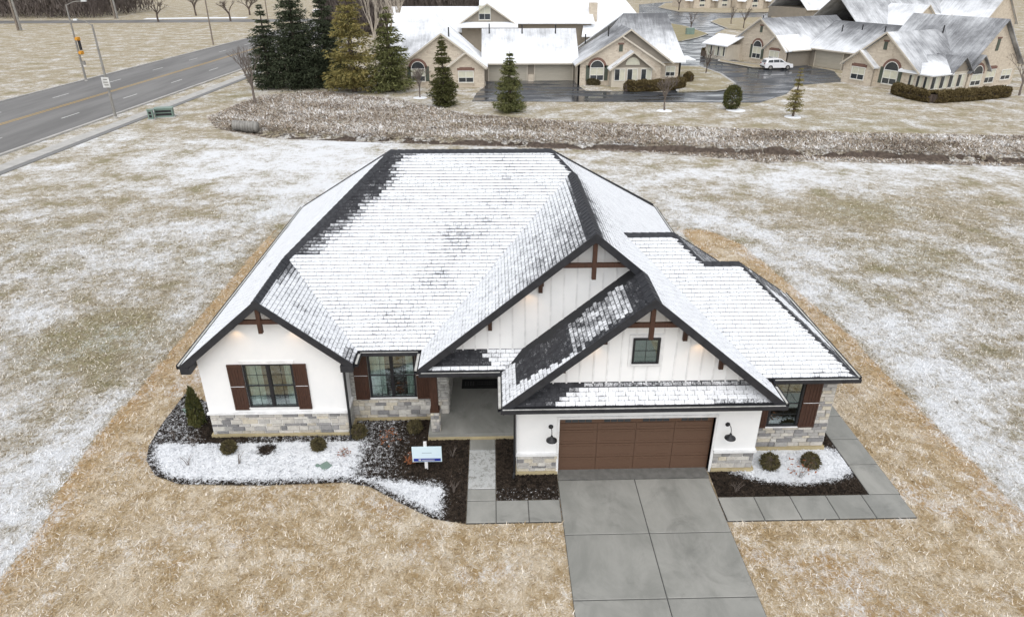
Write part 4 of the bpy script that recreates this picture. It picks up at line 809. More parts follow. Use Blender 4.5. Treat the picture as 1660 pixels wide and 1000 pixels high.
linestrip('road', 0, 36.5, 410, 34, 11, .03, M['road'], 'distant grey cross road beyond the tan field', 'road'); a = G(235, 31); b = G(400, 29.5); props(strip([a, ((a[0]+b[0])/2, (a[1]+b[1])/2+1), b], 5, .04, 'snow_verge', M['snow']), 'snowy verge along the distant cross road', 'snow', kind='structure')
# ---- poles
def streetlight(name, lab, u, v, top_v, au, av, sign=False, signal=False):
    x, y, _ = G(u, v); p = AtY(u, top_v, y); zt = AtY(u+0, top_v, y)[2]; h = min(max(zt, 8.), 12.5); t = thing(name, lab, 'street light', (x, y, 0))
    MB().tube([(x, y, 0), (x, y, h*.5), (x, y, h)], [.15, .12, .085], 8).build('pole', M['galv'], t); MB().lathe([(.22, 0), (.22, .12), (.16, .18)], (x, y, 0), 8).build('base', M['oldconcrete'], t)
    q = AtY(au, av, y); L = q[0]-x; MB().tube([(x, y, h-.1), (x+L*.4, y, h+.35), (x+L*.85, y, h+.45)], .05, 6).build('arm', M['galv'], t); MB().box(min(x+L*.82, x+L*1.05), max(x+L*.82, x+L*1.05), y-.16, y+.16, h+.38, h+.52).build('lamp_head', M['lens'], t)
    if sign:
        sg = MB().box(x-.38, x+.38, y-.2, y-.17, 3.2, 4.25).build('sign_plate', M['wpaint'], t); mk = MB()
        for k, (a, b) in enumerate(((-.2, .2), (-.26, .22), (-.2, .24))): mk.box(x+a, x+b, y-.206, y-.2, 3.95-k*.27, 4.07-k*.27)
        mk.build('lettering', M['galv'], sg)
    if signal:
        for zz in (3.6, 5.4): MB().box(x+.2, x+.62, y-.3, y+.2, zz, zz+.42).lathe([(.2, 0), (.22, .35)], (x+.42, y-.55, zz+.22), 10, 'y').build('signal_head', M['orange'], t)
        MB().box(x+.35, x+.6, y-.2, y+.1, 4.15, 5.4).build('signal_backplate', M['black'], t); MB().box(x+.12, x+.5, y-.15, y+.15, 2.2, 2.7).build('control_box', M['galv'], t)
    return t
streetlight('street_light', 'street light with a small white sign on its pole at the near kerb', 188, 192, 40, 122, 37, sign=True); streetlight('street_light', 'street light pole with orange signal heads at the far kerb', 140, 132, 8, 138, 3, signal=True)
def plainpole(lab, u, v, h, r=.16, twin=False):
    x, y, _ = G(u, v); t = thing('utility_pole', lab, 'pole', (x, y, 0)); MB().tube([(x, y, 0), (x, y, h)], [r, r*.65], 8).build('shaft', M['pole'], t)
    if twin: MB().tube([(x+.7, y, 0), (x+.4, y, h)], [r, r*.65], 8).build('shaft', M['galv'], t)
    MB().beam((x-1, y, h-.6), (x+1, y, h-.6), .1, .12).build('crossarm', M['pole'], t)
plainpole('pair of weathered poles at the far left of the field', 30, 50, 15, .28, True); plainpole('thin pole at the far kerb right of the field', 346, 73, 14); plainpole('pair of poles in front of the dark wood', 187, 31, 14, .28, True); plainpole('pole just left of the large spruces', 436, 44, 14, .15)
def cabinet(lab, u, v, w_, d, h, rot):
    x, y, _ = G(u, v); t = thing('utility_cabinet', lab, 'utility box', (x, y, 0), 'green utility cabinets beside the pavement', local=True); MB().box(-w_/2, w_/2, -d/2, d/2, .08, h).build('body', M['utilgreen'], t); MB().box(-w_/2-.06, w_/2+.06, -d/2-.06, d/2+.06, h, h+.06).build('lid', M['utilgreen'], t); MB().box(-w_/2-.15, w_/2+.15, -d/2-.15, d/2+.15, 0, .08).build('pad', M['oldconcrete'], t)
    for k in range(2): MB().box(-w_/2+.12, w_/2-.12, -d/2-.02, -d/2, .25+k*(h-.3)/2, .25+k*(h-.3)/2+(h-.4)/2.4).build('louvre', M['black'], t)
    t.location = (x, y, 0); t.rotation_euler = (0, 0, rot)
cabinet('large green louvred utility cabinet beside the pavement', 268, 190, 1.8, 1., .95, .25); cabinet('small pale green utility pedestal left of the louvred cabinet', 246, 194, .5, .5, 1., .25)
x, y, _ = G(398, 206); t = thing('culvert_pipe', 'grey corrugated culvert pipe mouth in the ditch bank', 'pipe', (x, y, 0)); mb = MB()
for k in range(9): mb.lathe([(.52+.03*(k % 2), 0), (.52+.03*((k+1) % 2), .3)], (x-1.2+k*.3, y-.1*k, .15), 14, 'x')
mb.build('barrel', M['galv'], t, True); MB().lathe([(.46, 0), (.46, .02)], (x-1.22, y, .15), 14, 'x').build('opening', M['black'], t)
# ---- brush along the ditch
def brushmat():
    m, nt, bs = newmat('dead_brush'); bs.inputs['Roughness'].default_value = .9; p = pos(nt); c = attr(nt, 'tint')
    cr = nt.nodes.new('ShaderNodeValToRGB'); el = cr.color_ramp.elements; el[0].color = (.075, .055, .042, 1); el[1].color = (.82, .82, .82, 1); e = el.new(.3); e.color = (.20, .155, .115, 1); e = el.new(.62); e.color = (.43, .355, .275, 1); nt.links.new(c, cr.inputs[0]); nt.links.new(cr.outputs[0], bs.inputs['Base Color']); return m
M['brush'] = brushmat()
BANK = [g2(*p) for p in ((335, 190), (420, 155), (520, 148), (640, 160), (760, 185), (900, 195), (1100, 205), (1400, 215), (1660, 220))]+[(75, 64), (140, 62), (140, 49), (75, 52)]+[g2(*p) for p in ((1660, 269), (1400, 263), (1300, 261), (1240, 264), (1180, 256), (1050, 247), (900, 239), (760, 233), (560, 226), (430, 220), (350, 207))]
rg = np.random.default_rng(21); n = 210000; P = np.array(BANK); X = rg.uniform(P[:, 0].min(), 95, n*2); Y = rg.uniform(P[:, 1].min(), P[:, 1].max(), n*2); sdv = sdist(BANK, X, Y); ok = sdv > 0
X = X[ok]; Y = Y[ok]; sdv = sdv[ok]; dch = pldist(DITCH, X, Y); m_ = len(X); a = rg.uniform(0, 6.283, m_); hh = rg.uniform(.02, .24, m_)*np.clip(sdv/1.5+.3, .3, 1)*np.clip(dch/2.2, .35, 1); L = rg.uniform(.12, .5, m_); wv = rg.uniform(.02, .06, m_); dx, dy = np.cos(a), np.sin(a); gz = ground_z(X, Y)
Q = np.stack([np.stack([X-dy*wv, Y+dx*wv, gz], -1), np.stack([X+dy*wv, Y-dx*wv, gz+.02], -1), np.stack([X+dx*L, Y+dy*L, gz+hh], -1)], 1).reshape(-1, 3)
lowf = np.array([noise.noise(Vector((float(x_)*.12, float(y_)*.3, 3))) for x_, y_ in zip(X, Y)])
lowg = np.array([noise.noise(Vector((float(x_)*.7, float(y_)*1.1, 8))) for x_, y_ in zip(X, Y)]); hh = hh*(1+.9*lowg); Q[2::3, 2] = gz+hh
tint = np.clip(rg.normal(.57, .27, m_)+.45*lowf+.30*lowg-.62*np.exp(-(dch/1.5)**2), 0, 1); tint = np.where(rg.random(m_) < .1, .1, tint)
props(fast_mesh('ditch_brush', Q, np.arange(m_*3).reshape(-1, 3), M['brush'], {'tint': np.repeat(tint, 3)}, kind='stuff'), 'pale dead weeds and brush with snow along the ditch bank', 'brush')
mb = MB(); DL = [Vector((p[0], p[1], 0)) for p in DITCH]; rr = random.Random(9)
for a_, b_ in zip(DL[:-1], DL[1:]):
    n_ = max(1, int((b_-a_).length/.25)); d_ = (b_-a_).normalized(); s_ = Vector((-d_.y, d_.x, 0))
    def bankpt(p):
        f = .55+.9*noise.noise(p*.33+Vector((5, 0, 0)))+.5*noise.noise(p*1.7); f = max(0., min(1.2, f))*(1. if p.x > 14 else .55)*max(0, min(1, (p.x+18)/5)); o_ = .5*noise.noise(p*.25)+.2*noise.noise(p*1.3)
        return p+s_*o_+Vector((0, 0, -.5)), p+s_*(1.0+o_)+Vector((0, 0, -.34+.36*f))
    for k in range(n_):
        (l0, h0), (l1, h1) = bankpt(a_.lerp(b_, k/n_)), bankpt(a_.lerp(b_, (k+1)/n_)); mb.poly([l0, l1, h1, h0])
props(mb.build('ditch_bank', simple('dark_soil', (.045, .032, .024), (.10, .075, .058), 3, .9, .6), kind='structure'), 'dark eroded soil bank along the ditch', 'ditch')
# ================================================================== NEIGHBOURHOOD LANE
LANE = [g2(*p) for p in ((765, 165), (772, 152), (788, 139), (788, 131), (937, 131), (940, 141), (950, 148), (1080, 150), (1090, 140), (1100, 110), (1098, 60), (1082, 40), (1036, 24), (1036, 8), (1100, 2), (1180, 10), (1250, 20), (1250, 30), (1190, 40), (1160, 55), (1150, 75), (1165, 90), (1200, 100), (1250, 108), (1305, 106), (1352, 116), (1366, 133), (1290, 139), (1275, 153), (1232, 167))]
props(flatpoly(LANE, .03, 'lane', M['lane']), 'wet dark asphalt lane and driveways of the neighbouring homes', 'lane', kind='structure')
def island(pts, lab, green=.4, snow=.1):
    q = [g2(*p) for p in pts]; o = MB().prism([(a, b, .14) for a, b in q], (0, 0, -.13)).build('grass_island', M['lawn'], kind='structure'); n_ = len(o.data.vertices)
    for k, v in (('snow', snow), ('straw', -1.), ('green', green)): at = o.data.attributes.new(k, 'FLOAT', 'POINT'); at.data.foreach_set('value', [v]*n_)
    props(o, lab, 'lawn'); strip([*q, q[0]], .35, .155, 'kerb', M['oldconcrete'], o)
island(((1098, 108), (1135, 109), (1168, 121), (1191, 137), (1187, 145), (1160, 149.5), (1098, 150)), 'grass island with shrubs right of the twin home', .5, .25); island(((1067, 13), (1078, 6), (1125, 3), (1200, 8), (1250, 15), (1250, 21), (1170, 22), (1100, 20)), 'far grass island with trees at the top of the lane', .2); island(((1152, 36), (1165, 31), (1235, 29), (1255, 40), (1225, 52), (1180, 48)), 'grass island left of the grey roofed homes', .35, .1); island(((1080, 38), (1110, 43), (1148, 56), (1132, 62), (1105, 68), (1085, 68)), 'green grass island with the transformer box', .8, .05); island(((1166, 97), (1185, 101), (1250, 109), (1247, 112), (1220, 111), (1165, 101)), 'tan grass strip before the homes behind the white car', .2)
# ================================================================== NEIGHBOUR HOMES
def roof_face(parent, pts, melts, mat=None, thick=.16):
    pts = [Vector(p) for p in pts]; n = (pts[1]-pts[0]).cross(pts[2]-pts[0])
    if n.z < 0: pts = pts[::-1]; melts = list(melts)[::-1] if not isinstance(melts, (int, float)) else melts; n = -n
    if isinstance(melts, (int, float)): melts = [melts]*len(pts)
    n.normalize(); hdir = Vector((-n.y, n.x, 0)).normalized() if abs(n.z) < .999 else Vector((1, 0, 0)); up = n.cross(hdir); mb = MB().prism(pts, (0, 0, -thick)); o = mb.build('roof', mat or M['farroof'], parent); me = o.data; c = WL[o.name]
    uvl = me.uv_layers.new(name='UVMap'); at = me.attributes.new('melt', 'FLOAT', 'POINT'); k = len(pts)
    at.data.foreach_set('value', list(melts)*2 if len(me.vertices) == 2*k else [melts[0]]*len(me.vertices))
    for lp in me.loops: v = me.vertices[lp.vertex_index].co+c; uvl.data[lp.index].uv = (v.dot(hdir), v.dot(up))
    return o
def wallp(parent, p, q, z0, z1, mat, t=.25): 
    p = Vector((p[0], p[1], 0)); q = Vector((q[0], q[1], 0)); d = (q-p).normalized(); n = Vector((d.y, -d.x, 0)); mb = MB(); mb.prism([p+Vector((0, 0, z0)), q+Vector((0, 0, z0)), q+Vector((0, 0, z1)), p+Vector((0, 0, z1))], -n*t); return mb.build('wall', mat, parent)
def gableend(parent, p, q, zb, ze, za, mat, t=.25):
    p = Vector((p[0], p[1], 0)); q = Vector((q[0], q[1], 0)); d = (q-p).normalized(); n = Vector((d.y, -d.x, 0)); m_ = (p+q)/2; Z = lambda v, z_: v+Vector((0, 0, z_)); return MB().prism([Z(p, zb), Z(q, zb), Z(q, ze), Z(m_, za), Z(p, ze)], -n*t).build('wall', mat, parent)
def faceobj(parent, name, mat, o, r, rects, n, d0, d1, sub=None):
    """boxes on a wall face: o origin, r right vector, rects (a0,a1,z0,z1), between depths d0..d1 along outward normal n"""
    o = Vector(o); r = Vector(r); n = Vector(n); mb = MB()
    for a0, a1, z0, z1 in rects: mb.obox(o+r*((a0+a1)/2)+n*((d0+d1)/2)+Vector((0, 0, (z0+z1)/2)), r*((a1-a0)/2), n*((d1-d0)/2), Vector((0, 0, (z1-z0)/2)))
    return mb.build(name, mat, parent)
def cwin(parent, o, r, n, w_, h, z0, arch=False, shutters=False, hood=False, grid=True):
    """condo window: o = ground point below the window's left end"""
    r = Vector(r); n = Vector(n); wf = faceobj(parent, 'window', M['frame'], o, r, [(-.08, w_+.08, z0-.08, z0), (-.08, w_+.08, z0+h, z0+h+.08), (-.08, 0, z0, z0+h), (w_, w_+.08, z0, z0+h)], n, 0, .09)
    faceobj(wf, 'pane', M['darkglass'], o, r, [(0, w_/2-.03, z0, z0+h*.42), (w_/2+.03, w_, z0, z0+h*.42)], n, .0, .03); faceobj(wf, 'blind', M['blind'], o, r, [(0, w_/2-.03, z0+h*.42, z0+h), (w_/2+.03, w_, z0+h*.42, z0+h)], n, .0, .03); faceobj(wf, 'mullion', M['frame'], o, r, [(w_/2-.03, w_/2+.03, z0, z0+h), (0, w_/2-.03, z0+h*.42-.03, z0+h*.42+.03), (w_/2+.03, w_, z0+h*.42-.03, z0+h*.42+.03)], n, .0, .07)
    o = Vector(o)
    def arc(r0, r1, d0, d1, name, mat, zc, flat=1.):
        mb = MB(); K = 12; c = o+r*(w_/2)+Vector((0, 0, zc))
        for k in range(K):
            a, b = math.pi*k/K, math.pi*(k+1)/K; P4 = [c+r*(math.cos(t_)*q)+Vector((0, 0, math.sin(t_)*q*flat)) for t_, q in ((a, r0), (b, r0), (b, r1), (a, r1))]
            if r0 < .01: P4 = P4[1:] if k == 0 else [P4[0], P4[2], P4[3]]
            mb.prism([p+n*d0 for p in P4], n*(d1-d0))
        mb.build(name, mat, wf if name != 'brick_arch' else parent)
    if arch:
        arc(0., w_/2, 0, .03, 'arched_pane', M['darkglass'], z0+h+.08); arc(w_/2, w_/2+.08, 0, .09, 'arched_frame', M['frame'], z0+h+.08); arc(w_/2+.08, w_/2+.42, 0, .06, 'brick_arch', M['archbrick'], z0+h+.08)
    if hood: faceobj(parent, 'brick_arch', M['archbrick'], o, r, [(-.2, w_+.2, z0+h+.12, z0+h+.42), (.1, w_-.1, z0+h+.42, z0+h+.52)], n, 0, .07)
    if shutters:
        for a in (-.62, w_+.14): faceobj(parent, 'shutter', M['shutter'], o, r, [(a, a+.48, z0-.05, z0+h+.35)], n, 0, .06)
    faceobj(wf, 'sill', M['cream'], o, r, [(-.15, w_+.15, z0-.2, z0-.08)], n, 0, .12); return wf
def cgarage(parent, o, r, n, w_, h):
    d = faceobj(parent, 'garage_door', M['cdoor'], o, r, [(0, w_, .03, h)], n, 0, .03); r = Vector(r); n = Vector(n)
    for k in range(4): faceobj(d, 'panel', M['cdoor'], o, r, [(.05, w_-.05, .06+k*h/4, -.02+(k+1)*h/4)], n, .03, .05)
    faceobj(parent, 'door_trim', M['cream'], o, r, [(-.16, 0, 0, h+.16), (w_, w_+.16, 0, h+.16), (0, w_, h, h+.16)], n, 0, .1)
def vent(parent, x, y, z, h=.9, r=.09): MB().tube([(x, y, z-.4), (x, y, z+h)], r, 6).build('vent_pipe', M['black'], parent)
def louvre(parent, o, r, n, w_, h, z0): faceobj(parent, 'attic_vent', M['shutter'], o, r, [(0, w_, z0, z0+h)], n, 0, .06); faceobj(parent, 'vent_head', M['archbrick'], o, r, [(-.15, w_+.15, z0+h, z0+h+.2)], n, 0, .08)
def gableroof(parent, x0, x1, y0, y1, ze, zr, axis, melt, ov=.45, mat=None):
    """two roof slopes; axis = direction of the ridge; melt = (near/left eave, ridge, far/right eave)"""
    if axis == 'y':
        xm = (x0+x1)/2; s_ = (zr-ze)/(xm-x0); e = ze-s_*ov; roof_face(parent, [(x0-ov, y0, e), (xm, y0, zr), (xm, y1, zr), (x0-ov, y1, e)], [melt[0], melt[1], melt[1], melt[0]], mat); roof_face(parent, [(xm, y0, zr), (x1+ov, y0, e), (x1+ov, y1, e), (xm, y1, zr)], [melt[1], melt[2], melt[2], melt[1]], mat)
        for sgn, xe in ((-1, x0-ov), (1, x1+ov)): MB().prism([(xe, y0-.04, e-.2), (xm, y0-.04, zr-.2), (xm, y0-.04, zr+.04), (xe, y0-.04, e+.04)], (0, -.08, 0)).build('rake_trim', M['cream'], parent)
    else:
        ym = (y0+y1)/2; s_ = (zr-ze)/(ym-y0); e = ze-s_*ov; roof_face(parent, [(x0, y0-ov, e), (x1, y0-ov, e), (x1, ym, zr), (x0, ym, zr)], [melt[0], melt[0], melt[1], melt[1]], mat); roof_face(parent, [(x0, ym, zr), (x1, ym, zr), (x1, y1+ov, e), (x0, y1+ov, e)], [melt[1], melt[1], melt[2], melt[2]], mat); MB().box(x0, x1, y0-ov-.12, y0-ov, e-.16, e+.01).build('gutter', M['cream'], parent)
XR, YN = (1, 0, 0), (0, -1, 0)
# ---- twin home straight behind the house
N1 = thing('twin_home', 'tan brick twin home with white snowy roof and two garage doors behind the lot', 'house', (5, 101, 0))
wallp(N1, (-13.7, 97.5), (-12.4, 97.5), 0, 3.6, M['taupe']); gableend(N1, (-12.4, 96.2), (-1.2, 96.2), 0, 2.8, 6.45, M['brick']); wallp(N1, (-1.2, 96.2), (-1.2, 100.6), 0, 2.8, M['brick']); wallp(N1, (-1.2, 100.8), (11.5, 100.8), 0, 2.9, M['taupe']); wallp(N1, (-13.7, 112), (-13.7, 97.5), 0, 3.6, M['taupe'])
gableend(N1, (-6.0, 95.5), (-1.2, 95.5), 0, 2.7, 4.4, M['brick']); gableroof(N1, -6.0, -1.2, 95.1, 100, 2.7, 4.5, 'y', (.15, .1, .05), .3); gableroof(N1, -12.4, -1.2, 95.8, 107, 2.8, 6.75, 'y', (.3, .2, .08)); roof_face(N1, [(-14.2, 96.8, 3.3), (-8, 96.8, 3.3), (-8.2, 107.5, 8.5), (-14.2, 107.5, 8.5)], [.55, .6, .12, .1]); roof_face(N1, [(-14.2, 107.5, 8.5), (-8.2, 107.5, 8.5), (-3, 114, 3.3), (-14.2, 114, 3.3)], .1); roof_face(N1, [(-8.2, 107.5, 8.5), (-8, 96.8, 3.3), (-2.2, 101.5, 3.6)], .25); roof_face(N1, [(-8.2, 107.5, 8.5), (-2.2, 101.5, 3.6), (-3, 114, 3.3)], .2)
gableroof(N1, -1.6, 12.0, 100.6, 111.6, 2.8, 6.5, 'x', (.12, .38, .1), .5)
cwin(N1, (-10.9, 96.2, 0), XR, YN, 1.7, 1.5, .75, arch=True, shutters=True); cwin(N1, (-4.6, 95.5, 0), XR, YN, 1.9, 1.35, .7, hood=True); louvre(N1, (-7.05, 96.2, 0), XR, YN, .5, .9, 4.6); cgarage(N1, (-.6, 100.8, 0), XR, YN, 5.3, 2.3); cgarage(N1, (5.9, 100.8, 0), XR, YN, 5.2, 2.3); faceobj(N1, 'brick_pier', M['brick'], (4.9, 100.8, 0), XR, [(0, .8, 0, .9)], YN, 0, .35)
gableend(N1, (11.5, 97), (22.8, 97), 0, 2.9, 6.1, M['brick']); wallp(N1, (11.5, 100.6), (11.5, 97), 0, 2.9, M['brick']); gableroof(N1, 11.5, 22.8, 96.6, 107, 2.9, 6.35, 'y', (.35, .75, .2)); gableend(N1, (12.8, 98.2), (24.2, 98.2), 2.8, 3.2, 6.9, M['taupe']); gableroof(N1, 12.8, 24.2, 97.7, 108, 3.1, 7.05, 'y', (.5, .7, .1))
wallp(N1, (22.8, 99), (26, 99), 0, 2.9, M['brick']); wallp(N1, (26, 99), (26, 112), 0, 2.9, M['brick']); roof_face(N1, [(19, 98.4, 2.85), (26.5, 98.4, 2.85), (25.4, 107.5, 8.4), (19, 107.5, 8.4)], [.05, .02, .85, .85]); roof_face(N1, [(19, 107.5, 8.4), (25.4, 107.5, 8.4), (26.5, 114, 3), (13, 114, 3)], .1); roof_face(N1, [(25.4, 107.5, 8.4), (26.5, 98.4, 2.85), (26.5, 114, 3)], .1); roof_face(N1, [(19, 107.5, 8.4), (13.3, 101, 3.4), (19, 98.4, 3.0)], .7)
MB().box(26.4, 28.4, 100.4, 105, 2.7, 2.85).build('porch_roof', M['snow'], N1)
cwin(N1, (13.2, 97, 0), XR, YN, 1.75, 1.55, .65, arch=True, shutters=True); louvre(N1, (16.9, 97, 0), XR, YN, .5, .9, 4.3)
MB().box(15.8, 21.2, 95, 96.99, 0, 2.55).build('wall', M['cream'], N1); gableend(N1, (15.8, 94.98), (21.2, 94.98), 2.55, 2.6, 4.4, M['taupe']); gableroof(N1, 15.8, 21.2, 94.6, 98.5, 2.55, 4.55, 'y', (.1, .3, .1), .35)
for k, a in enumerate((16.2, 17.9, 19.75)): sr_ = faceobj(N1, 'window', M['frame'], (a, 95, 0), XR, [(-.06, 1.36, .85, .92), (-.06, 1.36, 2.3, 2.37), (-.06, 0, .92, 2.3), (1.3, 1.36, .92, 2.3), (.62, .68, .92, 2.3)], YN, 0, .08); faceobj(sr_, 'pane', M['darkglass'], (a, 95, 0), XR, [(0, .62, .92, 2.3)], YN, 0, .03); faceobj(sr_, 'pane', M['blind'], (a, 95, 0), XR, [(.68, 1.3, .92, 2.3)], YN, 0, .03)
mb = MB()
for k in range(12): a, b = math.pi*k/12, math.pi*(k+1)/12; mb.prism([(18.5+math.cos(a)*.95, 94.95, 2.85+math.sin(a)*.95), (18.5+math.cos(b)*.95, 94.95, 2.85+math.sin(b)*.95), (18.5, 94.95, 2.85)], (0, -.05, 0))
mb.build('half_round_window', M['blind'], N1); cwin(N1, (24, 99, 0), XR, YN, 1.2, 1.2, .9)
for (x, y, z) in ((-5.9, 98.2, 6.4), (13.2, 104, 5), (15.9, 100.4, 6.3), (-.5, 105.2, 6.3), (4.2, 105.2, 6.2), (9, 105.2, 6.2)): vent(N1, x, y, z)
# ---- larger home behind it
y0 = 130.; xa = AtY(748, 30, y0)[0]; xb = AtY(832, 30, y0)[0]; ze = AtY(800, 38, y0)[2]; za = AtY(785, 6, y0)[2]
N0 = thing('snowy_home', 'larger taupe home with wide white roof behind the twin home', 'house', (10, 134, 0)); gableend(N0, (xa, y0), (xb, y0), 0, ze+.2, za-.2, M['taupe']); gableroof(N0, xa, xb, y0-.5, 142, ze+.2, za, 'y', (.12, .2, .12), .6, M['farroof2']); xc = AtY(960, 38, y0)[0]; wallp(N0, (xb, y0+1), (xc, y0+1), 0, ze, M['taupe']); roof_face(N0, [(xb-6, y0, ze), (xc+.5, y0, ze), (xc-1, y0+14, ze+9), (xb-6, y0+14, ze+9)], [.1, .1, .25, .25], M['farroof2']); roof_face(N0, [(xb-6, y0+14, ze+9), (xc-1, y0+14, ze+9), (xc+.5, y0+28, ze), (xb-6, y0+28, ze)], .1); roof_face(N0, [(xa-.8, y0-1.6, ze-.5), (xb+.8, y0-1.6, ze-.5), (xb+.8, y0, ze+.2), (xa-.8, y0, ze+.2)], .0)
cwin(N0, (AtY(777, 30, y0)[0], y0, 0), XR, YN, 1.9, 2.2, AtY(785, 32, y0)[2]); MB().box(xa-13, xa-.5, y0+3, y0+14, 0, ze-1.5).build('wall', M['taupe'], N0); roof_face(N0, [(xa-13.5, y0+2.5, ze-1.6), (xa+3, y0+2.5, ze-1.6), (xa+3, y0+10, ze+2.2), (xa-13.5, y0+10, ze+2.2)], .02); cz = AtY(962, 20, y0+2); MB().box(cz[0]-.7, cz[0]+.7, y0+2, y0+3.2, 0, cz[2]+1.5).build('chimney', M['brick'], N0)
roof_face(N0, [(xc-2, y0-2, ze-2), (xc+11, y0-2, ze-2), (xc+7, y0+9, ze+3.6), (xc, y0+9, ze+3.6)], .05); roof_face(N0, [(xc+11, y0-2, ze-2), (xc+13, y0+18, ze-2), (xc+7, y0+9, ze+3.6)], .05); MB().box(xc-1.5, xc+11, y0-1.4, y0+16, 0, ze-2.1).build('wall', M['taupe'], N0)
# ---- grey roofed fourplex on the right, local frame turned 25 degrees
N3 = thing('fourplex_home', 'tan brick fourplex with grey streaked roofs and sunroom on the right', 'house', (0, 0, 0), local=True)
XL, YL = (0, -1, 0), (-1, 0, 0)   # faces looking along local -x: right vector runs to -y
gableend(N3, (0, 6.5), (0, -6.5), 0, 2.8, 6.75, M['brick']); wallp(N3, (0, -6.5), (5, -6.5), 0, 2.8, M['taupe']); wallp(N3, (5, -6.5), (5, -21.5), 0, 2.8, M['taupe'])
def gr(x0, x1, y0, y1, ze, zr, m, ov=.45):      # ridge along local x, gable end facing -x at x0
    ym = (y0+y1)/2; s_ = (zr-ze)/(y1-ym); e = ze-s_*ov; roof_face(N3, [(x0, y0-ov, e), (x1, y0-ov, e), (x1, ym, zr), (x0, ym, zr)], m[0]); roof_face(N3, [(x0, ym, zr), (x1, ym, zr), (x1, y1+ov, e), (x0, y1+ov, e)], m[1])
    for ye in (y0-ov, y1+ov): MB().prism([(x0-.04, ye, e-.2), (x0-.04, ym, zr-.2), (x0-.04, ym, zr+.04), (x0-.04, ye, e+.04)], (-.08, 0, 0)).build('rake_trim', M['cream'], N3)
gr(-.5, 17, -6.5, 6.5, 2.8, 6.9, ([.0, .3, .85, .75], .3)); gableend(N3, (-.6, -2.0), (-.6, -6.5), 0, 2.7, 4.5, M['brick']); gr(-1., 4, -6.5, -2., 2.7, 4.6, (.15, .2), .3)
roof_face(N3, [(4.5, -5.5, 2.75), (4.5, -22, 2.75), (10.5, -22, 6.6), (10.5, -5.5, 6.6)], [.25, .2, .9, .85]); roof_face(N3, [(10.5, -22, 6.6), (10.5, -5.5, 6.6), (17, -5.5, 2.7), (17, -22, 2.7)], .6); MB().box(4.36, 4.5, -22, -6.9, 2.55, 2.72).build('gutter', M['cream'], N3); MB().box(.2, 4.5, -7.1, -6.98, 2.35, 2.52).build('gutter', M['cream'], N3)
cgarage(N3, (5, -7.6, 0), XL, YL, 5.2, 2.3); cgarage(N3, (5, -14.2, 0), XL, YL, 5.0, 2.3); cwin(N3, (0, 1.2, 0), XL, YL, 1.8, 1.7, .7, arch=True, shutters=True); cwin(N3, (-.6, -3.2, 0), XL, YL, 1.9, 1.5, .7, hood=True); louvre(N3, (0, .25, 0), XL, YL, .5, 1., 4.7)
MB().box(-3., 0, 4.2, 9.5, 0, 2.45).build('wall', M['cream'], N3); roof_face(N3, [(-3.5, 3.7, 2.4), (-3.5, 10, 2.4), (0, 10, 3.8), (0, 3.7, 3.8)], [.0, .0, .1, .1])
for a in (8.8, 7., 5.6): w_ = faceobj(N3, 'window', M['frame'], (-3, a, 0), XL, [(-.05, 1.05, .6, .66), (-.05, 1.05, 2.1, 2.16), (-.05, 0, .66, 2.1), (1., 1.05, .66, 2.1)], YL, 0, .08); faceobj(w_, 'pane', M['blind'], (-3, a, 0), XL, [(0, .6, .66, 2.1)], YL, 0, .03); faceobj(w_, 'pane', M['darkglass'], (-3, a, 0), XL, [(.6, 1., .66, 2.1)], YL, 0, .03)
# front unit (nearest the viewer)
gableend(N3, (-4, -21.0), (-4, -31.5), 0, 2.8, 6.7, M['brick']); wallp(N3, (5, -21), (-4, -21), 0, 2.8, M['brick']); gr(-4.5, 7.5, -31.8, -21, 2.8, 6.9, ([.55, .75, .7, .35], .75)); gableend(N3, (-4.7, -21.0), (-4.7, -25.8), 0, 2.7, 4.3, M['brick']); gr(-5.1, -1, -25.8, -21, 2.7, 4.45, (.3, .4), .3); wallp(N3, (-4.7, -25.8), (-4., -25.8), 0, 2.7, M['brick'])
cwin(N3, (-4.7, -22.5, 0), XL, YL, 2.0, 1.5, .7, hood=True); cwin(N3, (-4, -26.9, 0), XL, YL, 2.0, 1.65, .6, arch=True, shutters=True); louvre(N3, (-4, -26.0, 0), XL, YL, .5, 1., 4.7)
# sunroom with cross gable facing the viewer
MB().box(-3.99, 3.4, -33.5, -30.2, 0, 2.5).build('wall', M['cream'], N3); roof_face(N3, [(-4.5, -34, 2.45), (-.2, -34, 2.45), (1.6, -31, 4.3), (-1.5, -29.2, 4.3), (-4.5, -29.2, 2.5)], [.05, .1, .8, .5, .05]); 
gableend(N3, (-.3, -33.52), (3.5, -33.52), 2.5, 2.55, 4.1, M['taupe']); roof_face(N3, [(-.7, -34, 2.3), (1.6, -34, 4.35), (1.6, -28, 4.35), (-.7, -28, 2.3)], .75); roof_face(N3, [(1.6, -34, 4.35), (3.9, -34, 2.3), (3.9, -28, 2.3), (1.6, -28, 4.35)], .75)
for a in (-30.6, -31.7, -32.7): w_ = faceobj(N3, 'window', M['frame'], (-3.99, a, 0), XL, [(0, .75, .6, .66), (0, .75, 2.1, 2.16)], YL, 0, .08); faceobj(w_, 'pane', M['darkglass'], (-3.99, a, 0), XL, [(.05, .35, .66, 2.1)], YL, 0, .03); faceobj(w_, 'pane', M['blind'], (-3.99, a, 0), XL, [(.4, .72, .66, 2.1)], YL, 0, .03)
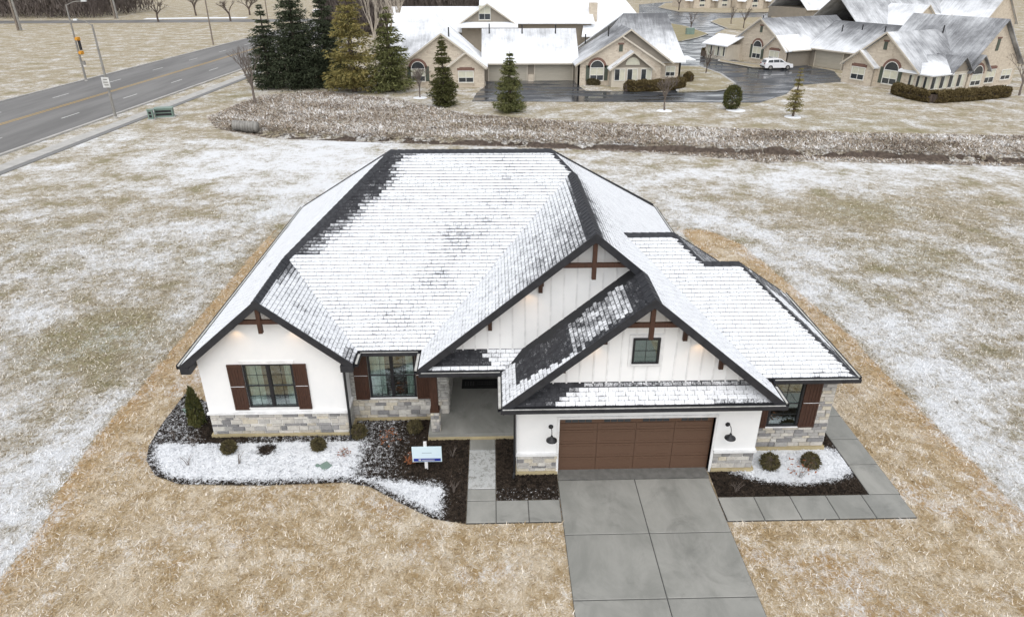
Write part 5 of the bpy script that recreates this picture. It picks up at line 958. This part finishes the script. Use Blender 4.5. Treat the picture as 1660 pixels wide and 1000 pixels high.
for a in (-3.6, -1.9, -.2, 1.5): w_ = faceobj(N3, 'window', M['frame'], (a, -33.5, 0), XR, [(0, 1.4, .6, .66), (0, 1.4, 2.1, 2.16), (.66, .72, .66, 2.1)], YN, 0, .08); faceobj(w_, 'pane', M['darkglass'], (a, -33.5, 0), XR, [(.04, .62, .66, 2.1)], YN, 0, .03); faceobj(w_, 'pane', M['blind'], (a, -33.5, 0), XR, [(.76, 1.36, .66, 2.1)], YN, 0, .03)
# big cross gable on the right with brick end
gableend(N3, (3.4, -33.0), (14.5, -33.0), 0, 3.0, 8.2, M['brick']); roof_face(N3, [(2.9, -33.6, 2.8), (8.9, -33.6, 8.5), (8.9, -20, 8.5), (2.9, -20, 2.8)], [.75, .6, .55, .5]); roof_face(N3, [(8.9, -33.6, 8.5), (15, -33.6, 2.8), (15, -20, 2.8), (8.9, -20, 8.5)], .6); wallp(N3, (14.5, -33), (14.5, -18), 0, 3, M['brick'])
gableend(N3, (3.6, -33.6), (7.2, -33.6), 0, 2.6, 4.2, M['brick']); roof_face(N3, [(3.2, -34, 2.3), (5.4, -34, 4.35), (5.4, -31, 4.35), (3.2, -31, 2.3)], .7); roof_face(N3, [(5.4, -34, 4.35), (7.6, -34, 2.3), (7.6, -31, 2.3), (5.4, -31, 4.35)], .6)
cwin(N3, (4.2, -33.6, 0), XR, YN, 2.0, 1.3, .6, arch=True); cwin(N3, (8., -33.0, 0), XR, YN, 2.0, 1.6, .6, hood=True); cwin(N3, (11.6, -33.0, 0), XR, YN, 2.0, 1.2, .8); louvre(N3, (8.6, -33, 0), XR, YN, .6, 1.5, 4.6)
for (x, y, z) in ((1, 1, 6.6), (6.5, -24.5, 5.6), (9, -16, 5.8), (9, -12, 5.8), (2, -25.5, 6.2), (6, -27, 6.8), (8.2, -9, 5.6)): vent(N3, x, y, z, .6)
N3.location = (44.3, 120.1, 0); N3.rotation_euler = (0, 0, R(25))
# ---- more homes behind: simpler, in the same turned frame
def backhome(name, lab, loc, rot, parts):
    t = thing(name, lab, 'house', (0, 0, 0), local=True)
    for (x0, x1, y0, y1, ze, zr, ax, m, wm) in parts:
        if ax == 'y':
            gableend(t, (x0, y0), (x1, y0), 0, ze, zr-.15, M[wm]); wallp(t, (x0, y1), (x0, y0), 0, ze, M[wm]); wallp(t, (x1, y0), (x1, y1), 0, ze, M[wm]); gableroof(t, x0, x1, y0-.4, y1, ze, zr, 'y', m); cwin(t, ((x0+x1)/2-.9, y0, 0), XR, YN, 1.8, 1.5, .8, arch=True)
        else: MB().box(x0, x1, y0, y1, 0, ze).build('wall', M[wm], t); gableroof(t, x0, x1, y0, y1, ze, zr, 'x', m, .5)
    t.location = loc; t.rotation_euler = (0, 0, rot); return t
x, y, _ = G(1500, 40, 3); backhome('grey_roof_home', 'brick home with grey and white roofs behind the fourplex', (x, y, 0), R(25), [(-16, 30, 4, 18, 3, 9, 'x', (.4, .6, .4), 'taupe'), (-7, 3, -1, 8, 3, 7, 'y', (.15, .3, .0), 'brick'), (2, 7, -2, 6, 2.8, 5, 'y', (.0, .1, .0), 'taupe'), (12, 24, -5, 8, 3.2, 9.5, 'y', (.05, .6, .4), 'brick')])
x, y, _ = G(1400, 12, 3); backhome('snow_roof_home', 'far home with a bluish white roof right of the lane', (x, y, 0), R(20), [(-22, 20, 0, 16, 3, 9, 'x', (.2, .35, .3), 'taupe'), (-14, -4, -5, 4, 3, 7, 'y', (.1, .1, .1), 'brick')])
for i, (u, v, lab) in enumerate(((1150, 14, 'distant beige home at the left of the top lane row'), (1235, 15, 'distant beige home in the middle of the top lane row'), (1310, 16, 'distant beige home at the right of the top lane row'))):
    x, y, _ = G(u, v); backhome('beige_home', lab, (x, y, 0), R(8), [(-9, 9, 2, 14, 3, 8.5, 'x', (.1, .2, .1), 'brick'), (-7, 0, -1, 6, 3, 6.5, 'y', (.1, .1, .1), 'brick'), (3, 8, -.5, 6, 3, 5.6, 'y', (.1, .1, .1), 'cream')])
# ================================================================== TREES AND HEDGES
def conifer(name, lab, u, v, h, r, mat, seed, dens=1., gap=.0, base=.06, ragged=.25, group=None, needle=.34):
    x, y, _ = G(u, v); rg = np.random.default_rng(seed); t = thing(name, lab, 'tree', (x, y, 0), group); MB().tube([(x, y, 0), (x, y, h*.55), (x, y, h*.97)], [r*.07+.05, r*.045+.03, .02], 7).build('trunk', M['bark'], t)
    P = []; D = []; levels = int(h*2.6*dens); br = MB()
    for i in range(levels):
        f = base+(1-base)*(i+rg.random())/levels; z = f*h; L = r*((1-f)**.82)*(1-.25*math.exp(-((f-base)/.1)**2))+.12; nb = int(7+L*2.2)
        if rg.random() < gap: continue
        a0 = rg.random()*6.28; L = L*rg.uniform(.78, 1.14)
        for k in range(nb):
            a = a0+6.283*k/nb+rg.normal()*.2; l = L*(1-ragged*rg.random()); slope = .15-.45*f*0-.25+rg.normal()*.1
            if l > .8 and k % 3 == 0: br.tube([(x, y, z), (x+math.cos(a)*l*.8, y+math.sin(a)*l*.8, z+slope*l*.8)], [.03, .01], 3)
            m_ = max(6, int(l*22*dens)); s_ = rg.random(m_)**.75; px = x+np.cos(a)*l*s_; py = y+np.sin(a)*l*s_; pz = z+slope*l*s_+.10*l*s_**2; side = rg.normal(size=m_)*.16*l*(.4+s_)
            P.append(np.stack([px-np.sin(a)*side, py+np.cos(a)*side, pz-np.abs(rg.normal(size=m_))*.12*l], -1)); D.append(np.stack([np.cos(a)+rg.normal(size=m_)*.5, np.sin(a)+rg.normal(size=m_)*.5, -.25+rg.normal(size=m_)*.4], -1))
    P = np.concatenate(P); D = np.concatenate(D); D /= np.linalg.norm(D, axis=1)[:, None]; n = len(P); w_ = rg.normal(size=(n, 3)); w_ = np.cross(D, w_); w_ /= np.linalg.norm(w_, axis=1)[:, None]; s_ = needle*rg.uniform(.6, 1.3, n)[:, None]
    Q = np.stack([P-w_*s_*.2, P+w_*s_*.2, P+D*s_*1.1], 1).reshape(-1, 3); fast_mesh('crown', Q, np.arange(n*3).reshape(-1, 3), mat, parent=t).location = -WL[t.name]
    if br.v: br.build('branches', M['bark'], t, kind='stuff')
    return t
conifer('spruce_tree', 'dark spruce at the left end of the evergreen group', 440, 143, 10.3, 3.9, M['spruce'], 1, 1., .03, .04, .6); conifer('spruce_tree', 'tallest dark spruce in the evergreen group', 487, 142, 14.0, 5.2, M['spruce'], 2, 1., .03, .03, .58); conifer('spruce_tree', 'dark spruce tucked behind the golden pine', 535, 140, 12.8, 4.8, M['spruce'], 3, 1., .03, .03, .58)
conifer('pine_tree', 'golden yellow pine in the middle of the evergreen group', 575, 149, 13.4, 4.9, M['pine'], 4, .82, .08, .05, .65, None, .4); conifer('pine_tree', 'olive green pine at the right end of the evergreen group', 635, 148, 10., 4.6, M['pine2'], 5, .82, .08, .04, .65, None, .4)
conifer('spruce_tree', 'small spruce in front of the brick gable', 720, 172, 7.6, 2.1, M['juniper'], 6, 1.7, .06, .03, .5, None, .26); conifer('pine_tree', 'small sparse pine in front of the left garage door', 826, 182, 6.6, 2.3, M['pine2'], 7, 1.6, .1, .03, .55, None, .26)
x, y, _ = G(1185, 178); t = thing('upright_yew', 'dense upright evergreen shrub beside the lane', 'shrub', (x, y, 0)); Q, Fq = leaf_ball((0, 0, 0), 1., 3000, 1., .11, 8, lambda p: p*np.array([1, 1, 1])*(1.05-.25*np.clip(p[:, 2:3], 0, 1))); Q = Q*np.array([.95, .95, 1.45])+np.array([x, y, 1.45]); fast_mesh('foliage', Q, Fq, M['juniper'], parent=t).location = -WL[t.name]; MB().tube([(x, y, 0), (x, y, 2)], [.08, .03], 6).build('stem', M['bark'], t); MB().lathe([(1.1, 0), (.9, .06), (.2, .09)], (x+.4, y-.4, 0), 14).build('snow_ring', M['snow'], t)
def bare_tree(name, lab, loc, h, seed, spread=.55, mat='greybark', depth=5, r0=None, group=None, ring=False, first=.3):
    x, y = loc[:2]; rr = random.Random(seed); t = thing(name, lab, 'tree', (x, y, 0), group); mb = MB(); tr = MB(); r0 = r0 or h*.022
    def grow(p, d, L, r, k):
        q = p+d*L; (tr if k == 0 else mb).tube([p, p.lerp(q, .5)+Vector((rr.uniform(-.04, .04)*L, rr.uniform(-.04, .04)*L, 0)), q], [r, r*.85, r*.65], 6 if k < 2 else 3)
        if k >= depth: return
        for i in range(rr.choice((2, 3, 3)) if k else 5):
            a = rr.uniform(0, 6.28); s_ = spread*rr.uniform(.6, 1.3); nd_ = (d+Vector((math.cos(a)*s_, math.sin(a)*s_, rr.uniform(-.05, .35)))).normalized(); grow(p.lerp(q, rr.uniform(.65, 1.)), nd_, L*rr.uniform(.58, .82), max(r*.55, .012), k+1)
    grow(Vector((x, y, 0)), Vector((rr.uniform(-.04, .04), rr.uniform(-.04, .04), 1)).normalized(), h*first, r0, 0); tr.build('trunk', M[mat], t); mb.build('crown', M[mat], t)
    if ring: MB().lathe([(.9, 0), (.8, .05), (.2, .08)], (x, y, 0), 14).build('snow_ring', M['snow'], t)
    return t
for i, (u, v, h, lab) in enumerate(((257, 36, 12, 'first bare tree from the left by the distant road'), (318, 26, 12, 'second bare tree from the left by the distant road'), (374, 35, 11, 'third bare tree from the left by the distant road'), (405, 25, 10.5, 'rightmost bare tree by the distant road'))): bare_tree('bare_tree', lab, G(u, v), h, 30+i, .85, 'bark', 6, .3, 'bare trees by the distant road', False, .22)
bare_tree('bare_tree', 'thin bare grey tree in front of the left spruce', G(414, 168), 7.5, 41, .4); bare_tree('bare_tree', 'small bare tree by the arched window of the twin home', G(681, 159), 4.5, 42, .6, ring=True, depth=6); bare_tree('bare_tree', 'small bare tree before the sunroom of the twin home', G(1077, 180), 5.2, 43, .6, ring=True, depth=5)
conifer('larch_tree', 'thin yellowish sapling with a snow ring on the right lawn', 1285, 190, 5., 1.3, M['pine'], 44, 1.5, .2, .15, .6, None, .2); x, y, _ = G(1285, 190); MB().lathe([(.9, 0), (.8, .05), (.2, .08)], (x, y, 0), 14).build('snow_ring', M['snow']); props(bpy.data.objects['snow_ring' if 'snow_ring' in bpy.data.objects and bpy.data.objects['snow_ring'].parent is None else max((o.name for o in COL.objects if o.name.startswith('snow_ring') and o.parent is None))], 'ring of snow around the thin sapling', 'snow')
bare_tree('bare_tree', 'bare tree at the right edge beside the long hedge', G(1652, 155), 6.5, 45, .55)
for i, (u, v, h, lab) in enumerate(((1100, 18, 9, 'bare tree at the left of the far grass island'), (1120, 50, 6, 'small bare tree beside the transformer box'), (1144, 120, 5, 'small bare tree on the island right of the twin home'), (1205, 47, 7, 'bare tree on the island left of the grey roofs'), (1262, 25, 11, 'bare tree at the right of the lane by the far homes'), (1185, 40, 6, 'thin bare tree at the tip of the island'), (1225, 14, 9, 'bare tree before the middle distant home'), (1330, 14, 10, 'bare tree before the right distant home'))): bare_tree('bare_tree', lab, G(u, v), h, 50+i, .5, 'bark', 4)
for i, (u, v) in enumerate(((604, 70), (628, 62), (640, 60))): bare_tree('birch_tree', ['pale birch behind the golden pine', 'pale birch left of the twin home roof', 'pale birch touching the twin home roof'][i], (AtY(u, 50, 118.)[0], 118.+i*3), 16, 70+i, .28, 'birch', 4, .2)
conifer('spruce_tree', 'distant dark conifer above the twin home roof', 695, 40, 13, 3, M['spruce'], 77, .5)
# far wood: one mass of thin bare stems and twigs
def wood(name, lab, boxes, n, seed):
    rg = np.random.default_rng(seed); Qs = []
    for (x0, x1, y0, y1, h) in boxes:
        m_ = int(n/len(boxes)); X = rg.uniform(x0, x1, m_); Y = rg.uniform(y0, y1, m_); top = h*(.75+.25*np.sin(X*.17+seed)*np.cos(Y*.3)); z = rg.random(m_)**.8*top; L = rg.uniform(1., 3.2, m_); a = rg.uniform(0, 6.283, m_); lean = rg.uniform(0, .7, m_); wd = rg.uniform(.04, .14, m_)
        Qs.append(np.stack([np.stack([X-wd, Y, z], -1), np.stack([X+wd, Y+wd, z], -1), np.stack([X+np.cos(a)*lean*L, Y+np.sin(a)*lean*L, z+L], -1)], 1).reshape(-1, 3))
    Q = np.concatenate(Qs); props(fast_mesh(name, Q, np.arange(len(Q)).reshape(-1, 3), M['thicket'], kind='stuff'), lab, 'wood')
a = G(-60, 31.5); b = G(165, 30.5); wood('bare_wood', 'dark leafless wood beyond the distant road', [(a[0]-60, b[0], a[1], a[1]+40, 17)], 60000, 1)
wood('thicket', 'brown leafless thicket behind the twin home', [(-40, -12, 170, 190, 15), (-14, 6, 175, 195, 14)], 60000, 2)
wood('tree_line', 'low brown tree line on the far horizon', [(-420, -60, 420, 460, 12), (-60, 250, 330, 360, 12), (250, 500, 330, 380, 12)], 45000, 3)
def hedge(name, lab, line, r, h, mat, n, seed):
    P = np.array([p[:2] for p in line]); rg = np.random.default_rng(seed); seg = np.linalg.norm(np.diff(P, axis=0), axis=1); tot = seg.sum(); s_ = rg.random(n)*tot; cum = np.concatenate([[0], np.cumsum(seg)]); k = np.clip(np.searchsorted(cum, s_)-1, 0, len(seg)-1); f = (s_-cum[k])/seg[k]; C = P[k]+(P[k+1]-P[k])*f[:, None]
    th = rg.uniform(0, 6.283, n); rad = rg.uniform(.6, 1, n)**.5; d = (P[k+1]-P[k])/seg[k][:, None]; nn_ = np.stack([-d[:, 1], d[:, 0]], -1); e = np.minimum(1, np.minimum(s_, tot-s_)/r*.8+.45)
    sx = np.sign(np.cos(th))*np.abs(np.cos(th))**.6; sz = np.sign(np.sin(th))*np.abs(np.sin(th))**.6; X = C[:, 0]+nn_[:, 0]*sx*r*rad*e; Y = C[:, 1]+nn_[:, 1]*sx*r*rad*e; Z = h/2+sz*h/2*rad*e+.06*np.sin(s_*3); p = np.stack([X, Y, Z], -1); t_ = rg.normal(size=(n, 3)); t_ /= np.linalg.norm(t_, axis=1)[:, None]; u_ = rg.normal(size=(n, 3)); u_ /= np.linalg.norm(u_, axis=1)[:, None]; sc = .16*rg.uniform(.6, 1.3, n)[:, None]
    Q = np.stack([p-u_*sc*.5, p+u_*sc*.5, p+t_*sc*1.3], 1).reshape(-1, 3); t = thing(name, lab, 'hedge', (float(P[0, 0]), float(P[0, 1]), 0)); fast_mesh('foliage', Q, np.arange(n*3).reshape(-1, 3), mat, parent=t).location = -WL[t.name]
    mb = MB()
    for a_, b_ in zip(P[:-1], P[1:]): mb.beam((*a_, h*.4), (*b_, h*.4), r*1.2, h*.65)
    mb.build('stems', M['bark'], t)
hedge('hedge', 'long clipped brown hedge around the fourplex sunroom', [G(1448, 152), G(1478, 161), G(1510, 167), G(1570, 163), G(1632, 157)], .75, 1.35, M['hedge'], 26000, 1); hedge('hedge', 'rounded brown hedge before the twin home sunroom', [G(1012, 149), G(1050, 148), G(1090, 146), G(1106, 142)], .8, 1.35, M['hedge'], 14000, 2); hedge('hedge', 'short round hedge right of the twin home', [G(1108, 133), G(1122, 134)], .8, 1.3, M['hedge'], 6000, 3)
hedge('hedge', 'brown hedge by the lane left of the fourplex', [G(1140, 93), G(1160, 90), G(1172, 86)], 1., 1.5, M['hedge'], 6000, 4); hedge('hedge', 'small green shrub row under the right arched window of the twin home', [G(950, 138), G(972, 138)], .5, .8, M['box'], 3000, 5)
x, y, _ = G(1118, 57); MB().box(x-.9, x+.9, y-.6, y+.6, 0, 1.5).box(x-1.1, x+1.1, y-.8, y+.8, -.05, .1).build('transformer_box', M['utilgreen']); props(bpy.data.objects['transformer_box'], 'green transformer box on the grass island', 'utility box')
# ================================================================== VEHICLES
def suv(lab):
    t = thing('parked_car', lab, 'car', (0, 0, 0), local=True); white = simple('car_white', (.80, .80, .81), (.78, .78, .79), 1, .25, 0, 2, None, 0, .5); gls = M['darkglass']; hw_ = .92
    def archpts(cx, r=.39): return [(cx+math.cos(a)*r, .33+math.sin(a)*r) for a in [math.pi*k/8 for k in range(8, -1, -1)]]
    prof = [(-2.3, .42), (-2.33, .75), (-2.28, 1.02), (-1.2, 1.08), (.9, 1.02), (1.75, .95), (2.2, .78), (2.3, .6), (2.28, .33)] + [p for p in reversed(archpts(1.42))] + [p for p in reversed(archpts(-1.38))] + [(-2.2, .3)]
    n = len(prof); mb = MB()
    for (yy, k) in ((-hw_, .97), (-hw_+.1, 1.), (hw_-.1, 1.), (hw_, .97)): mb.v += [(x_*(1 if abs(yy) < hw_ else .985), yy, z_ if abs(yy) < hw_ else z_*.985+.01) for x_, z_ in prof]
    for s_ in range(3):
        for i in range(n): j = (i+1) % n; mb.f.append((s_*n+i, s_*n+j, (s_+1)*n+j, (s_+1)*n+i))
    mb.f.append(tuple(range(n-1, -1, -1))); mb.f.append(tuple(3*n+i for i in range(n))); body = mb.build('body', white, t)
    cb = [(-2.22, 1.0), (-1.95, 1.5), (-1.5, 1.64), (-.2, 1.66), (.35, 1.58), (1.15, 1.02)]; mb = MB(); m_ = len(cb)
    for yy in (-1, 1): mb.v += [(x_, yy*(hw_-.04-(z_-1.)*.28), z_) for x_, z_ in cb]
    mb.f = [tuple(range(m_-1, -1, -1)), tuple(range(m_, 2*m_))]+[(i, (i+1) % m_, m_+(i+1) % m_, m_+i) for i in range(m_)]; mb.build('cabin', white, t)
    for sy in (-1, 1):
        for w4 in ([(-1.85, 1.1), (-1.72, 1.44), (-1.05, 1.5), (-1.0, 1.1)], [(-.92, 1.1), (-.97, 1.5), (-.05, 1.53), (-.02, 1.1)], [(.06, 1.1), (.03, 1.53), (.32, 1.46), (.85, 1.1)]): q = [(x_, sy*(hw_-.035-(z_-1.)*.28), z_) for x_, z_ in w4]; MB().prism(q, (0, sy*.012, 0)).build('side_window', gls, t)
        for xw in (1.42, -1.38): wh = MB().lathe([(.33, -.1), (.35, -.06), (.35, .06), (.33, .1)], (xw, sy*.82, .34), 18, 'y').build('wheel', M['black'], t); MB().lathe([(.22, -.01), (.21, .02), (.05, .03)] if sy > 0 else [(.05, -.03), (.21, -.02), (.22, .01)], (xw, sy*.925, .34), 12, 'y').build('rim', M['galv'], wh)
        MB().box(2.12, 2.27, sy*.62-.16, sy*.62+.16, .72, .84).build('headlight', M['lens'], t); MB().box(-2.345, -2.27, sy*.68-.14, sy*.68+.14, .86, 1.02).build('tail_light', simple('tail_red', (.25, .02, .02)), t); MB().box(.75, .95, sy*.93-.1, sy*.93+.1, 1.05, 1.2).build('mirror', white, t)
    MB().prism([(-2.235, -.66, 1.08), (-2.235, .66, 1.08), (-2.03, .58, 1.44), (-2.03, -.58, 1.44)], (-.02, 0, .01)).build('rear_window', gls, t); MB().prism([(1.09, -.7, 1.08), (1.09, .7, 1.08), (.43, .6, 1.54), (.43, -.6, 1.54)], (.02, 0, .02)).build('windscreen', gls, t); MB().box(-2.36, -2.2, -.8, .8, .38, .55).build('bumper', M['black'], t); MB().box(-2.35, -2.33, -.25, .25, .68, .8).build('number_plate', M['lens'], t); return t
c1 = suv('white sport utility car parked on the wet lane before the grey roofed homes'); x, y, _ = G(1258, 113); c1.location = (x, y, .03); c1.rotation_euler = (0, 0, R(4))
c2 = copy_tree(c1); c2['label'] = 'distant white car seen above the evergreen group'; x, y, _ = G(516, 24); c2.location = (x, y, .03); c2.rotation_euler = (0, 0, R(80))

# repeats of a kind share a group phrase
cnt = {}
for o in COL.objects:
    if o.parent is None and 'category' in o and o.get('kind') is None: cnt.setdefault(o.name.split('.')[0], []).append(o)
for k, L in cnt.items():
    if len(L) > 1:
        for o in L:
            if 'group' not in o: o['group'] = k.replace('_', ' ')+'s around the lot and lane'
